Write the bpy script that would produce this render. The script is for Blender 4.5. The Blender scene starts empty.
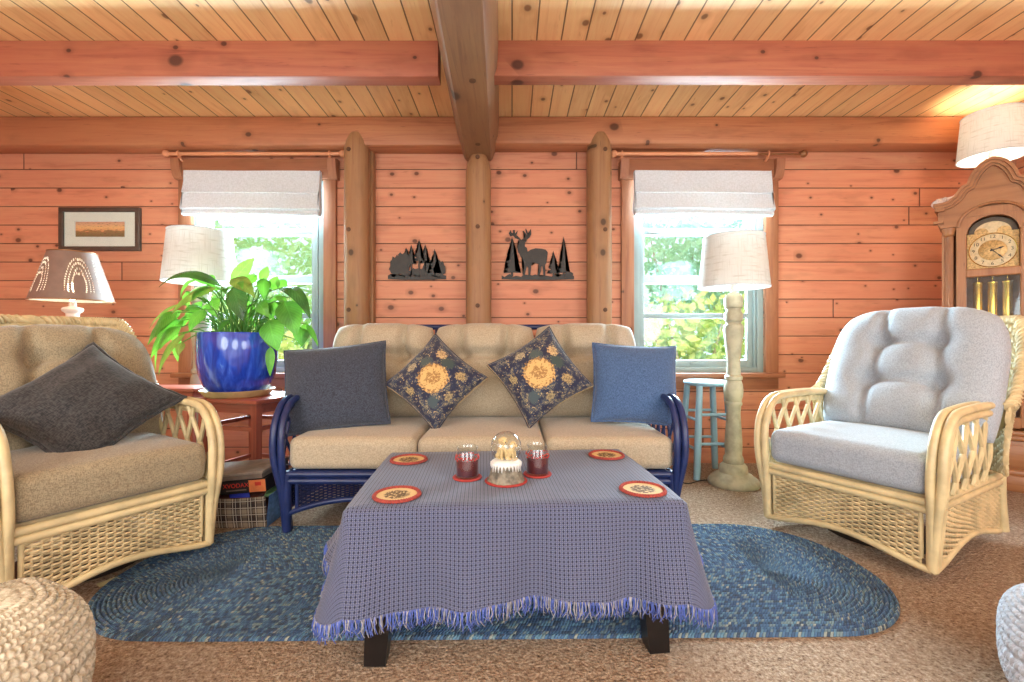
import bpy, bmesh, math, random
import numpy as np
from mathutils import Vector, Matrix
random.seed(7)
PI = math.pi
sc = bpy.context.scene
COL = sc.collection
V = Vector
F = 455.0          # focal length in pixels of the photograph
CH = 0.95          # camera height

def at(px, py, d):
    """World point seen at photo position (px,py) at distance d in front of the camera."""
    return V(((px-512)/F*d, d, CH-(py-341)/F*d))

def srgb(r, g, b):
    f = lambda c: ((c/255+0.055)/1.055)**2.4 if c > 10 else c/255/12.92
    return (f(r), f(g), f(b), 1.0)

# ------------------------------------------------------------------ node helper
class NT:
    def __init__(s, name):
        s.m = bpy.data.materials.new(name); s.m.use_nodes = True
        s.t = s.m.node_tree; s.t.nodes.clear()
        s.out = s.t.nodes.new('ShaderNodeOutputMaterial')
    def n(s, typ, ins=None, **props):
        nd = s.t.nodes.new('ShaderNode'+typ)
        for k, v in props.items(): setattr(nd, k, v)
        for k, v in (ins or {}).items(): s.set(nd.inputs[k], v)
        return nd
    def set(s, sock, v):
        if isinstance(v, bpy.types.NodeSocket): s.t.links.new(v, sock)
        elif isinstance(v, bpy.types.Node): s.t.links.new(v.outputs[0], sock)
        else: sock.default_value = v
    def math(s, op, a, b=0.0, c=None, clamp=False):
        ins = {0: a, 1: b}
        if c is not None: ins[2] = c
        return s.n('Math', ins, operation=op, use_clamp=clamp).outputs[0]
    def mix(s, f, a, b, blend='MIX'):
        return s.n('MixRGB', {0: f, 1: a, 2: b}, blend_type=blend).outputs[0]
    def coord(s, kind='Object'):
        return s.n('TexCoord').outputs[kind]
    def xyz(s, v):
        o = s.n('SeparateXYZ', {0: v}).outputs
        return o[0], o[1], o[2]
    def comb(s, x, y, z):
        return s.n('CombineXYZ', {0: x, 1: y, 2: z}).outputs[0]
    def noise(s, v, scale, detail=4, rough=0.55, dist=0.0, out=0):
        return s.n('TexNoise', {'Vector': v, 'Scale': scale, 'Detail': detail, 'Roughness': rough, 'Distortion': dist}).outputs[out]
    def voro(s, v, scale, out='Distance', feature='F1', rand=1.0):
        return s.n('TexVoronoi', {'Vector': v, 'Scale': scale, 'Randomness': rand}, feature=feature).outputs[out]
    def white(s, v):
        return s.n('TexWhiteNoise', {'Vector': v}, noise_dimensions='3D').outputs[0]
    def ramp(s, f, stops, interp='LINEAR'):
        nd = s.n('ValToRGB', {0: f}); r = nd.color_ramp; r.interpolation = interp
        while len(r.elements) < len(stops): r.elements.new(0.5)
        for e, (p, c) in zip(r.elements, stops): e.position = p; e.color = c
        return nd.outputs[0]
    def step(s, f, lo, hi):
        return s.n('MapRange', {0: f, 1: lo, 2: hi, 3: 0.0, 4: 1.0}, interpolation_type='SMOOTHSTEP').outputs[0]
    def bump(s, h, strength=0.5, dist=0.01):
        return s.n('Bump', {'Height': h, 'Strength': strength, 'Distance': dist}).outputs[0]
    def bsdf(s, col, rough=0.6, **kw):
        nd = s.n('BsdfPrincipled', {'Base Color': col, 'Roughness': rough})
        for k, v in kw.items(): s.set(nd.inputs[k.replace('_', ' ')], v)
        return nd
    def done(s, sh):
        s.t.links.new(sh.outputs[0] if isinstance(sh, bpy.types.Node) else sh, s.out.inputs['Surface'])
        return s.m

# ------------------------------------------------------------------ materials
def wood(name, base, dark, red, grain='x', plank=None, across='z', seam=0.05, knots=0.35, kscale=5.5, rough=0.55, joints=2.7, vary=0.5, off=0.0):
    t = NT(name); x, y, z = t.xyz(t.coord())
    ax = {'x': x, 'y': y, 'z': z}
    g = ax[grain]; a = ax[across]
    o = [k for k in 'xyz' if k not in (grain, across)]; c = ax[o[0]]
    seamf = None
    if plank:
        q = t.math('DIVIDE', t.math('ADD', a, off), plank)
        pid = t.math('FLOOR', q)
        fr = t.math('FRACT', q)
        rnd = t.white(t.comb(pid, 3.3, 1.7))
        gg = t.math('ADD', g, t.math('MULTIPLY', rnd, 9.0))
        seamf = t.step(t.math('ABSOLUTE', t.math('SUBTRACT', fr, 0.5)), 0.5-seam, 0.5-seam*0.35)
        if joints:
            jq = t.math('DIVIDE', gg, joints)
            jf = t.math('ABSOLUTE', t.math('SUBTRACT', t.math('FRACT', jq), 0.5))
            seamf = t.math('MAXIMUM', seamf, t.step(jf, 0.4985, 0.4995))
            rnd = t.white(t.comb(pid, t.math('FLOOR', jq), 5.1))
    else:
        gg = g; rnd = 0.5
    gv = t.comb(t.math('MULTIPLY', gg, 1.3), t.math('MULTIPLY', a, 26.0), t.math('MULTIPLY', c, 26.0))
    gr = t.noise(gv, 1.0, 5, 0.62, 0.8)
    fine = t.noise(t.comb(t.math('MULTIPLY', gg, 6.0), t.math('MULTIPLY', a, 160.0), t.math('MULTIPLY', c, 160.0)), 1.0, 2)
    big = t.noise(t.coord(), 1.1, 2)
    col = t.mix(t.step(gr, 0.25, 0.75), base, red)
    col = t.mix(t.math('MULTIPLY', t.step(gr, 0.54, 0.76), 0.5), col, dark)
    col = t.mix(t.math('MULTIPLY', fine, 0.22), col, dark)
    fl = t.step(t.noise(t.comb(t.math('MULTIPLY', gg, 9.0), t.math('MULTIPLY', a, 75.0), t.math('MULTIPLY', c, 75.0)), 1.0, 2), 0.66, 0.76)
    col = t.mix(t.math('MULTIPLY', fl, 0.55), col, dark)
    if plank:
        col = t.mix(t.math('MULTIPLY', t.step(rnd, 0.0, 1.0), vary), col, t.mix(0.75, col, red))
        bright = t.math('ADD', 0.9, t.math('MULTIPLY', rnd, 0.22))
        col = t.mix(1.0, col, t.comb(bright, bright, bright), 'MULTIPLY')
    col = t.mix(t.math('MULTIPLY', t.step(big, 0.40, 0.66), 0.45), col, red)
    mid = t.noise(t.comb(t.math('MULTIPLY', gg, 3.0), t.math('MULTIPLY', a, 9.0), t.math('MULTIPLY', c, 9.0)), 1.0, 3)
    col = t.mix(t.math('MULTIPLY', t.step(mid, 0.52, 0.72), 0.28), col, dark)
    # knots
    kv = t.comb(t.math('MULTIPLY', gg, 0.78), a, t.math('MULTIPLY', c, 0.12))
    kv = t.n('VectorMath', {0: kv, 1: t.noise(t.coord(), 30, 1, out=1)}, operation='MULTIPLY_ADD') if False else kv
    vn = t.n('TexVoronoi', {'Vector': t.comb(t.math('MULTIPLY', gg, 0.78), t.math('ADD', a, t.math('MULTIPLY', c, 0.9)), 0.0), 'Scale': kscale}, voronoi_dimensions='2D')
    kd = vn.outputs['Distance']; kc = vn.outputs['Color']
    keep = t.math('LESS_THAN', t.xyz(kc)[0], knots)
    size = t.math('ADD', 0.05, t.math('MULTIPLY', t.math('POWER', t.xyz(kc)[1], 2.0), 0.13))
    rel = t.math('DIVIDE', kd, size)
    kn = t.math('MULTIPLY', t.math('SUBTRACT', 1.0, t.step(rel, 0.55, 1.05)), keep)
    halo = t.math('MULTIPLY', t.math('SUBTRACT', 1.0, t.step(rel, 0.8, 2.6)), keep)
    col = t.mix(t.math('MULTIPLY', halo, 0.35), col, dark)
    kdark = tuple(v*0.35 for v in dark[:3])+(1,)
    col = t.mix(t.math('MULTIPLY', kn, 0.85), col, kdark)
    h = t.math('MULTIPLY', gr, 0.25)
    if seamf is not None:
        col = t.mix(t.math('MULTIPLY', seamf, 0.85), col, tuple(v*0.22 for v in dark[:3])+(1,))
        h = t.math('SUBTRACT', h, t.math('MULTIPLY', seamf, 1.5))
    return t.done(t.bsdf(col, rough, Normal=t.bump(h, 0.55, 0.006)))

M = {}
M['wall'] = wood('stained_wall_boards', srgb(222,164,124), srgb(146,86,58), srgb(208,132,101), 'x', 0.144, 'z', 0.035, 0.40, 7.5, joints=4.3, off=0.02)
M['sidewall'] = wood('stained_side_boards', srgb(222,164,124), srgb(146,86,58), srgb(208,132,101), 'y', 0.144, 'z', 0.035, 0.40, 7.5, joints=4.3, off=0.02)
M['ceil'] = wood('pine_ceiling_boards', srgb(250,212,150), srgb(194,130,82), srgb(242,188,134), 'y', 0.1366, 'x', 0.04, 0.32, 6.5, joints=None)
M['beam'] = wood('red_stained_beam', srgb(184,116,82), srgb(112,58,42), srgb(168,92,70), 'x', None, 'z', knots=0.3, kscale=4.6)
M['plate'] = wood('log_plate_wood', srgb(196,134,92), srgb(122,72,46), srgb(182,114,78), 'x', None, 'z', knots=0.22, kscale=5.2)
M['brownbeam'] = wood('brown_beam_wood', srgb(156,114,76), srgb(92,62,40), srgb(136,94,64), 'y', None, 'x', knots=0.22, kscale=4.5)
M['post'] = wood('peeled_log_wood', srgb(174,130,88), srgb(104,72,46), srgb(156,110,74), 'z', None, 'x', knots=0.3, kscale=6.5)
M['trimwood'] = wood('window_trim_wood', srgb(178,120,82), srgb(108,66,42), srgb(158,98,68), 'x', None, 'z', knots=0.2, kscale=5)
M['trimwood_v'] = wood('window_jamb_wood', srgb(178,120,82), srgb(108,66,42), srgb(158,98,68), 'z', None, 'x', knots=0.2, kscale=5)
M['rodwood'] = wood('pale_rod_wood', srgb(234,170,124), srgb(186,116,78), srgb(222,150,108), 'x', None, 'z', knots=0.05)
M['oak'] = wood('golden_oak', srgb(184,128,82), srgb(104,64,38), srgb(164,108,68), 'z', None, 'x', knots=0.02, rough=0.4)
M['oak_h'] = wood('golden_oak_cross', srgb(184,128,82), srgb(104,64,38), srgb(164,108,68), 'x', None, 'z', knots=0.02, rough=0.4)
M['cherry'] = wood('cherry_table_wood', srgb(178,98,74), srgb(98,44,34), srgb(158,78,60), 'z', None, 'x', knots=0.0, rough=0.4)
M['cherry_h'] = wood('cherry_top_wood', srgb(176,96,72), srgb(98,44,34), srgb(156,76,58), 'x', None, 'y', knots=0.0, rough=0.35)

def plain(name, col, rough=0.5, nscale=18, namt=0.12, bump=0.0, **kw):
    t = NT(name); n = t.noise(t.coord(), nscale, 4)
    dk = tuple(v*(1-namt*2.2) for v in col[:3])+(1,)
    c = t.mix(t.step(n, 0.35, 0.7), col, dk)
    if bump: kw['Normal'] = t.bump(n, bump, 0.01)
    return t.done(t.bsdf(c, rough, **kw))

M['plug'] = plain('dark_plug', srgb(96,62,38), 0.6)
M['vinyl'] = plain('grey_green_vinyl', srgb(142,154,150), 0.45, 8, 0.03)
M['rattan'] = plain('pale_rattan', srgb(222,200,152), 0.42, 9, 0.12)
M['wick'] = plain('pale_wicker_strand', srgb(216,192,146), 0.5, 14, 0.14)
M['bluerattan'] = plain('blue_rattan', srgb(36,50,100), 0.33, 9, 0.15)
M['bluewick'] = plain('dark_blue_wicker', srgb(20,30,72), 0.45, 14, 0.15)
M['black'] = plain('espresso_wood', srgb(22,18,18), 0.3, 10, 0.1)
M['iron'] = plain('dark_cut_steel', srgb(50,44,38), 0.5, 30, 0.15)
M['stool'] = plain('pale_blue_paint', srgb(150,186,200), 0.45, 6, 0.06)
M['lampwood'] = plain('distressed_cream_paint', srgb(184,176,148), 0.5, 14, 0.14)
M['white_ceramic'] = plain('white_ceramic', srgb(236,232,226), 0.3, 12, 0.06)
M['pinkish'] = plain('pale_turned_base', srgb(226,204,188), 0.45, 16, 0.08)
M['brass'] = plain('polished_brass', srgb(236,190,84), 0.25, 6, 0.05, Metallic=0.85)
M['brassdial'] = plain('etched_brass', srgb(214,172,110), 0.45, 90, 0.22, Metallic=0.35)
M['dialring'] = plain('silvered_dial', srgb(222,196,150), 0.45, 60, 0.10)
M['darkface'] = plain('dark_moon_dial', srgb(96,78,56), 0.45, 40, 0.2)
M['ink'] = plain('black_ink', srgb(24,20,18), 0.5)
M['darkin'] = plain('dark_interior', srgb(142,86,58), 0.6)
M['metalrod'] = plain('bronze_metal', srgb(150,104,66), 0.35, 10, 0.08, Metallic=0.5)
M['sauc'] = plain('tan_clay', srgb(206,176,122), 0.55, 12, 0.12)
M['soil'] = plain('dark_soil', srgb(60,42,28), 0.95, 60, 0.3, 0.6)
M['rubber'] = plain('dark_metal_base', srgb(48,36,28), 0.45)
M['cream'] = plain('cream_strip', srgb(222,206,150), 0.7)
M['bark'] = plain('grey_bark', srgb(176,170,150), 0.9, 12, 0.25, 0.4)
M['ground'] = plain('outdoor_lawn', srgb(110,150,70), 0.95, 3, 0.2)
M['snow'] = plain('white_snow', srgb(240,236,230), 0.6)
M['pup'] = plain('cream_fur', srgb(228,196,140), 0.7, 60, 0.12)
M['stump'] = plain('grey_bark_stump', srgb(150,140,122), 0.8, 40, 0.3, 0.5)
M['bulb'] = None

def cloth(name, c1, c2, scale=420, rough=0.9, mott=0.25, big=5, bump=0.35, sheen=0.25):
    t = NT(name); co = t.coord(); x, y, z = t.xyz(co)
    w1 = t.noise(t.comb(t.math('MULTIPLY', x, scale), t.math('MULTIPLY', y, scale*0.25), t.math('MULTIPLY', z, scale*0.25)), 1.0, 2)
    w2 = t.noise(t.comb(t.math('MULTIPLY', x, scale*0.25), t.math('MULTIPLY', y, scale*0.6), t.math('MULTIPLY', z, scale)), 1.0, 2)
    w = t.math('MULTIPLY', t.math('ADD', w1, w2), 0.5)
    b = t.noise(co, big, 3)
    f = t.math('ADD', t.step(w, 0.38, 0.62), t.math('MULTIPLY', t.math('SUBTRACT', b, 0.5), mott), clamp=True)
    return t.done(t.bsdf(t.mix(f, c1, c2), rough, Normal=t.bump(w, bump, 0.002), Sheen_Weight=sheen))
M['sofafab'] = cloth('beige_linen', srgb(196,180,154), srgb(164,148,124), 460)
M['leftfab'] = cloth('taupe_linen', srgb(168,152,122), srgb(128,112,88), 460, bump=0.5)
M['rightfab'] = cloth('grey_linen', srgb(176,183,192), srgb(146,152,160), 460)
M['char'] = cloth('charcoal_fabric', srgb(70,78,94), srgb(38,42,54), 420, mott=0.3)
M['chardark'] = cloth('dark_ribbed_fabric', srgb(66,64,64), srgb(26,26,28), 240, mott=0.35)
M['bluefab'] = cloth('blue_tweed', srgb(84,114,158), srgb(50,76,116), 460, mott=0.3)
M['shadefab'] = None
M['blind'] = cloth('white_shade_linen', srgb(218,224,230), srgb(202,208,212), 200, mott=0.15, bump=0.15)

def shade_mat(name, c1, c2, trans=0.45):
    t = NT(name); x, y, z = t.xyz(t.coord('UV'))
    w1 = t.noise(t.comb(t.math('MULTIPLY', x, 260.0), t.math('MULTIPLY', y, 8.0), 0.0), 1.0, 3)
    w2 = t.noise(t.comb(t.math('MULTIPLY', x, 12.0), t.math('MULTIPLY', y, 90.0), 0.0), 1.0, 3)
    c = t.mix(t.step(t.math('MAXIMUM', w1, w2), 0.5, 0.75), c1, c2)
    d = t.n('BsdfDiffuse', {0: c}); tr = t.n('BsdfTranslucent', {0: c})
    return t.done(t.n('MixShader', {0: trans, 1: d, 2: tr}))
M['shade'] = shade_mat('linen_lampshade', srgb(228,226,222), srgb(204,200,192), 0.25)
M['browntin'] = plain('brown_pierced_tin', srgb(132,108,94), 0.5, 20, 0.06)

def glass_mat(name, tint=(1,1,1,1), base=0.04):
    t = NT(name)
    fr = t.math('MULTIPLY', t.math('POWER', t.n('LayerWeight', {0: 0.5}).outputs['Facing'], 3.0), 0.75)
    tr = t.n('BsdfTransparent', {0: tint}); gl = t.n('BsdfGlossy', {0: (1,1,1,1), 1: 0.03})
    return t.done(t.n('MixShader', {0: t.math('ADD', fr, base, clamp=True), 1: tr, 2: gl}))
M['pane'] = glass_mat('window_glass', (0.95,0.99,0.98,1), 0.03)
M['glass'] = glass_mat('clear_glass', (0.93,0.96,0.95,1), 0.07)

def glow(name, col, s):
    t = NT(name); return t.done(t.n('Emission', {0: col, 1: s}))
M['bulb'] = glow('lit_bulb', (1,0.85,0.6,1), 8.0)

def carpet():
    t = NT('tan_frieze_carpet'); co = t.coord()
    n1 = t.noise(co, 120, 4, 0.75); n2 = t.noise(co, 52, 3, 0.65); n3 = t.noise(co, 3.0, 2)
    vv = t.voro(co, 95)
    f = t.math('ADD', t.math('MULTIPLY', n1, 0.6), t.math('MULTIPLY', n2, 0.4))
    c = t.ramp(f, [(0.36, srgb(92,66,46)), (0.47, srgb(172,140,112)), (0.58, srgb(214,188,160)), (0.67, srgb(240,222,200))])
    c = t.mix(t.math('MULTIPLY', t.step(n3, 0.4, 0.7), 0.2), c, srgb(172,132,102))
    h = t.math('SUBTRACT', f, t.math('MULTIPLY', vv, 0.5))
    return t.done(t.bsdf(c, 0.95, Normal=t.bump(h, 1.0, 0.03)))
M['carpet'] = carpet()

def rug_mat():
    t = NT('braided_wool'); u, v, w = t.xyz(t.coord('UV'))       # u metres along the braid, v ring number
    ring = t.math('FLOOR', v); fr = t.math('FRACT', v)
    r = t.white(t.comb(ring, 1.0, 2.0))
    ph = t.math('ADD', t.math('MULTIPLY', u, 96.0), t.math('MULTIPLY', r, 7.0))
    tri = t.math('PINGPONG', t.math('ADD', ph, t.math('MULTIPLY', t.math('ABSOLUTE', t.math('SUBTRACT', fr, 0.5)), 1.3)), 0.5)
    cell = t.math('FLOOR', t.math('ADD', ph, t.math('MULTIPLY', t.math('ABSOLUTE', t.math('SUBTRACT', fr, 0.5)), 1.3)))
    side = t.math('GREATER_THAN', fr, 0.5)
    rnd = t.white(t.comb(cell, ring, side))
    c = t.ramp(rnd, [(0.0, srgb(74,102,136)), (0.25, srgb(90,126,160)), (0.48, srgb(112,152,174)), (0.66, srgb(72,88,104)), (0.82, srgb(136,158,160)), (0.95, srgb(176,182,170))], 'CONSTANT')
    band = t.noise(t.comb(t.math('MULTIPLY', v, 0.6), 0.0, 0.0), 1.0, 1)
    c = t.mix(t.math('MULTIPLY', t.step(band, 0.45, 0.62), 0.45), c, srgb(62,90,136))
    n = t.noise(t.coord(), 140, 2)
    c = t.mix(t.math('MULTIPLY', n, 0.3), c, srgb(60,76,100))
    c = t.mix(t.math('MULTIPLY', t.math('SUBTRACT', 1.0, t.step(tri, 0.02, 0.16)), 0.55), c, srgb(22,26,38))
    return t.done(t.bsdf(c, 0.9, Normal=t.bump(t.math('ADD', tri, t.math('MULTIPLY', n, 0.4)), 0.8, 0.012)))
M['rug'] = rug_mat()

def throw_mat():
    t = NT('woven_blue_cotton'); u, v, w = t.xyz(t.coord('UV'))     # metres
    p = 1/0.0125
    a = t.math('FRACT', t.math('MULTIPLY', u, p)); b = t.math('FRACT', t.math('MULTIPLY', v, p))
    da = t.math('ABSOLUTE', t.math('SUBTRACT', a, 0.5)); db = t.math('ABSOLUTE', t.math('SUBTRACT', b, 0.5))
    dot = t.math('MULTIPLY', t.math('SUBTRACT', 1.0, t.step(da, 0.14, 0.26)), t.math('SUBTRACT', 1.0, t.step(db, 0.20, 0.34)))
    a2 = t.math('PINGPONG', t.math('MULTIPLY', u, p*2), 0.5); b2 = t.math('PINGPONG', t.math('MULTIPLY', v, p*2), 0.5)
    thr = t.math('MULTIPLY', a2, b2)
    n = t.noise(t.coord('UV'), 90, 2)
    c = t.mix(t.step(thr, 0.03, 0.16), srgb(72,78,104), srgb(126,127,142))
    c = t.mix(t.math('MULTIPLY', n, 0.3), c, srgb(96,104,150))
    c = t.mix(t.math('MULTIPLY', dot, 0.9), c, srgb(26,28,52))
    h = t.math('SUBTRACT', thr, t.math('MULTIPLY', dot, 0.5))
    return t.done(t.bsdf(c, 0.92, Normal=t.bump(h, 0.5, 0.003), Sheen_Weight=0.2))
M['throw'] = throw_mat()
M['fringe'] = plain('blue_fringe', srgb(96,116,196), 0.9, 40, 0.15)
M['fringe2'] = plain('cream_fringe', srgb(176,174,180), 0.9, 40, 0.15)

def floral():
    t = NT('navy_floral_tapestry'); uv = t.coord('UV'); u, v, w = t.xyz(uv)   # -1..1
    nz = t.noise(uv, 9, 4, 0.65); n2 = t.noise(uv, 22, 3, 0.6); n3 = t.noise(uv, 4.0, 3, 0.6)
    c = t.mix(t.step(n3, 0.4, 0.65), srgb(24,32,62), srgb(40,54,84))
    def blob(cx, cy, r, soft=0.12, rough=0.42):
        d = t.math('SQRT', t.math('ADD', t.math('POWER', t.math('SUBTRACT', u, cx), 2.0), t.math('POWER', t.math('SUBTRACT', v, cy), 2.0)))
        d = t.math('ADD', d, t.math('MULTIPLY', t.math('SUBTRACT', n2, 0.5), rough))
        return t.math('SUBTRACT', 1.0, t.step(d, r-soft/2, r+soft/2)), d
    # leafy olive sprays
    spray = t.math('MULTIPLY', t.step(n3, 0.46, 0.56), t.step(t.noise(uv, 13, 5, 0.75, 1.8), 0.50, 0.56))
    c = t.mix(t.math('MULTIPLY', spray, 0.9), c, t.mix(t.step(nz, 0.4, 0.6), srgb(176,160,116), srgb(120,116,92)))
    sp2 = t.math('MULTIPLY', t.step(t.noise(uv, 5.5, 2), 0.5, 0.6), t.math('SUBTRACT', 1.0, t.step(t.voro(uv, 16), 0.2, 0.34)))
    c = t.mix(t.math('MULTIPLY', sp2, 0.9), c, srgb(206,180,128))
    leafm, _ = blob(0.02, 0.44, 0.16, 0.05, 0.3); c = t.mix(leafm, c, srgb(58,74,72))
    leafm, _ = blob(0.40, -0.42, 0.14, 0.05, 0.3); c = t.mix(leafm, c, srgb(66,82,88))
    leafm, _ = blob(-0.35, 0.12, 0.13, 0.05, 0.3); c = t.mix(leafm, c, srgb(70,84,82))
    def flower(c, cx, cy, r, hi, lo):
        m, d = blob(cx, cy, r, 0.05, 0.34)
        pet = t.math('SINE', t.math('ADD', t.math('MULTIPLY', d, 26.0/r*0.3), t.math('MULTIPLY', t.noise(uv, 14, 3), 12.0)))
        return t.mix(m, c, t.mix(t.step(pet, -0.2, 0.9), hi, lo))
    c = flower(c, 0.04, -0.04, 0.32, srgb(216,176,112), srgb(158,116,64))
    c = flower(c, 0.45, 0.40, 0.12, srgb(176,152,104), srgb(110,92,64))
    c = flower(c, -0.22, 0.52, 0.13, srgb(206,176,126), srgb(140,110,74))
    c = flower(c, 0.62, -0.10, 0.10, srgb(166,148,108), srgb(96,86,66))
    c = flower(c, -0.55, -0.15, 0.11, srgb(186,168,134), srgb(104,94,78))
    c = flower(c, -0.15, -0.62, 0.10, srgb(180,160,112), srgb(104,90,62))
    fine = t.noise(t.coord(), 500, 1)
    return t.done(t.bsdf(c, 0.75, Normal=t.bump(fine, 0.25, 0.002), Sheen_Weight=0.3))
M['floral'] = floral()

def leaf_mat(name, c1, c2, trans=0.22, rough=0.35):
    t = NT(name); u, v, w = t.xyz(t.coord('UV'))   # u along, v -1..1
    av = t.math('ABSOLUTE', v)
    vein = t.math('PINGPONG', t.math('ADD', t.math('MULTIPLY', u, 11.0), t.math('MULTIPLY', av, -3.0)), 0.5)
    f = t.math('SUBTRACT', 1.0, t.step(vein, 0.02, 0.12))
    mid = t.math('SUBTRACT', 1.0, t.step(av, 0.02, 0.08))
    n = t.noise(t.coord(), 14, 3)
    c = t.mix(t.step(n, 0.35, 0.7), c1, c2)
    c = t.mix(t.math('MULTIPLY', t.math('MAXIMUM', f, mid), 0.3), c, tuple(min(1, x*1.9+0.02) for x in c1[:3])+(1,))
    b = t.bsdf(c, rough, Normal=t.bump(vein, 0.35, 0.006))
    tr = t.n('BsdfTranslucent', {0: t.mix(0.5, c, srgb(150,220,60))})
    return t.done(t.n('MixShader', {0: trans, 1: b, 2: tr}))
M['leaf'] = leaf_mat('fresh_green_leaf', srgb(96,158,56), srgb(66,130,44))
M['leafmid'] = leaf_mat('mid_green_leaf', srgb(66,128,46), srgb(44,96,38), 0.28)
M['leafdark'] = leaf_mat('dark_glossy_leaf', srgb(50,84,50), srgb(34,62,42), 0.12, 0.25)
M['leafbrown'] = leaf_mat('brownish_leaf_back', srgb(128,120,60), srgb(96,88,44), 0.2, 0.5)
M['stem'] = plain('green_stem', srgb(92,140,52), 0.5)
M['outleaf'] = leaf_mat('sunlit_outdoor_leaf', srgb(190,220,170), srgb(150,196,140), 0.5, 0.6)
M['outleaf2'] = leaf_mat('yellow_green_leaf', srgb(206,218,150), srgb(160,196,120), 0.5, 0.6)
M['outleaf3'] = leaf_mat('blue_green_leaf', srgb(170,212,196), srgb(130,182,160), 0.5, 0.6)

def pot_mat():
    t = NT('cobalt_glaze'); co = t.coord(); x, y, z = t.xyz(co)
    drip = t.noise(t.comb(t.math('MULTIPLY', x, 26.0), t.math('MULTIPLY', y, 26.0), t.math('MULTIPLY', z, 4.0)), 1.0, 4, 0.6, 0.6)
    c = t.ramp(drip, [(0.3, srgb(22,40,130)), (0.5, srgb(36,66,176)), (0.66, srgb(58,96,206)), (0.78, srgb(120,160,216))])
    return t.done(t.bsdf(c, 0.12, Coat_Weight=0.6))
M['pot'] = pot_mat()

def plaid():
    t = NT('brown_plaid_cloth'); u, v, w = t.xyz(t.coord('UV'))    # metres
    def bands(a, period, lo, hi):
        f = t.math('FRACT', t.math('DIVIDE', a, period)); return t.math('MULTIPLY', t.math('GREATER_THAN', f, lo), t.math('LESS_THAN', f, hi))
    c = srgb(66,48,40)
    a = t.math('ADD', bands(u, 0.075, 0.05, 0.35), bands(v, 0.075, 0.05, 0.35))
    c = t.mix(t.math('MULTIPLY', a, 0.27), c, srgb(196,176,150))
    d = t.math('ADD', bands(u, 0.075, 0.55, 0.75), bands(v, 0.075, 0.55, 0.75))
    c = t.mix(t.math('MULTIPLY', d, 0.4), c, srgb(34,30,40))
    l = t.math('MAXIMUM', t.math('MAXIMUM', bands(u, 0.0375, 0.86, 0.96), bands(v, 0.0375, 0.86, 0.96)), bands(u, 0.075, 0.62, 0.66))
    c = t.mix(t.math('MULTIPLY', l, 0.6), c, srgb(226,214,196))
    return t.done(t.bsdf(c, 0.9))
M['plaid'] = plaid()

def yarn():
    t = NT('chunky_yarn'); co = t.coord()
    n = t.noise(co, 70, 3); b = t.noise(co, 8, 2)
    c = t.mix(t.step(n, 0.35, 0.65), srgb(222,208,184), srgb(172,156,130))
    c = t.mix(t.math('MULTIPLY', b, 0.3), c, srgb(190,172,142))
    return t.done(t.bsdf(c, 0.95, Normal=t.bump(n, 0.6, 0.006)))
M['yarn'] = yarn()
M['yarn2'] = plain('pale_blue_grey_yarn', srgb(206,212,222), 0.95, 70, 0.12, 0.6)

def painting():
    t = NT('sunset_landscape'); u, v, w = t.xyz(t.coord('UV'))
    n = t.noise(t.coord('UV'), 14, 4, 0.7); n2 = t.noise(t.coord('UV'), 5, 3)
    c = t.ramp(v, [(0.0, srgb(150,120,84)), (0.35, srgb(240,150,104)), (0.6, srgb(250,190,130)), (1.0, srgb(222,160,140))])
    hill = t.math('LESS_THAN', v, t.math('ADD', 0.42, t.math('MULTIPLY', t.math('SUBTRACT', n2, 0.5), 0.7)))
    c = t.mix(t.math('MULTIPLY', hill, 0.75), c, t.mix(t.step(n, 0.4, 0.6), srgb(104,110,64), srgb(150,104,70)))
    dk = t.step(n, 0.56, 0.62); c = t.mix(t.math('MULTIPLY', dk, 0.6), c, srgb(64,54,48))
    return t.done(t.bsdf(c, 0.4))
M['painting'] = painting()
M['mat'] = plain('cream_mat_board', srgb(240,234,226), 0.8, 10, 0.02)
M['frame'] = plain('dark_brown_frame', srgb(86,68,56), 0.5, 14, 0.15)
def coaster_face():
    t = NT('pinecone_coaster_face'); x, y, z = t.xyz(t.coord())
    r = t.math('SQRT', t.math('ADD', t.math('POWER', x, 2.0), t.math('POWER', y, 2.0)))
    n = t.noise(t.coord(), 95, 4, 0.7); rr = t.math('ADD', r, t.math('MULTIPLY', t.math('SUBTRACT', n, 0.5), 0.03))
    m = t.math('MULTIPLY', t.math('SUBTRACT', 1.0, t.step(rr, 0.036, 0.044)), t.step(t.noise(t.coord(), 130, 3), 0.38, 0.5))
    return t.done(t.bsdf(t.mix(m, srgb(216,184,128), srgb(104,80,48)), 0.85))
M['coastface'] = coaster_face()
M['redbraid'] = plain('red_braid', srgb(178,76,66), 0.9, 160, 0.2, 0.5)
M['redmat'] = plain('red_felt', srgb(176,58,52), 0.8, 90, 0.1)
M['wax'] = plain('dark_red_wax', srgb(92,24,36), 0.35, 20, 0.15)
M['berry'] = plain('red_berries', srgb(190,50,46), 0.5)
M['boxblack'] = plain('black_card', srgb(30,24,24), 0.5)
M['boxlid'] = plain('worn_grey_lid', srgb(150,132,118), 0.7)
M['boxgrey'] = plain('grey_card', srgb(128,110,98), 0.6)
M['boxorange'] = plain('orange_card', srgb(232,128,72), 0.6)
M['boxred'] = plain('red_print', srgb(214,56,44), 0.6)
M['boxcream'] = plain('cream_print', srgb(196,180,150), 0.6)
M['boxblue'] = plain('blue_card', srgb(60,70,190), 0.5)
M['paper'] = plain('worn_paper', srgb(196,160,130), 0.7)
M['redpaper'] = plain('brown_cover', srgb(150,84,64), 0.6)
M['green'] = plain('green_card', srgb(130,170,110), 0.6)
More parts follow.
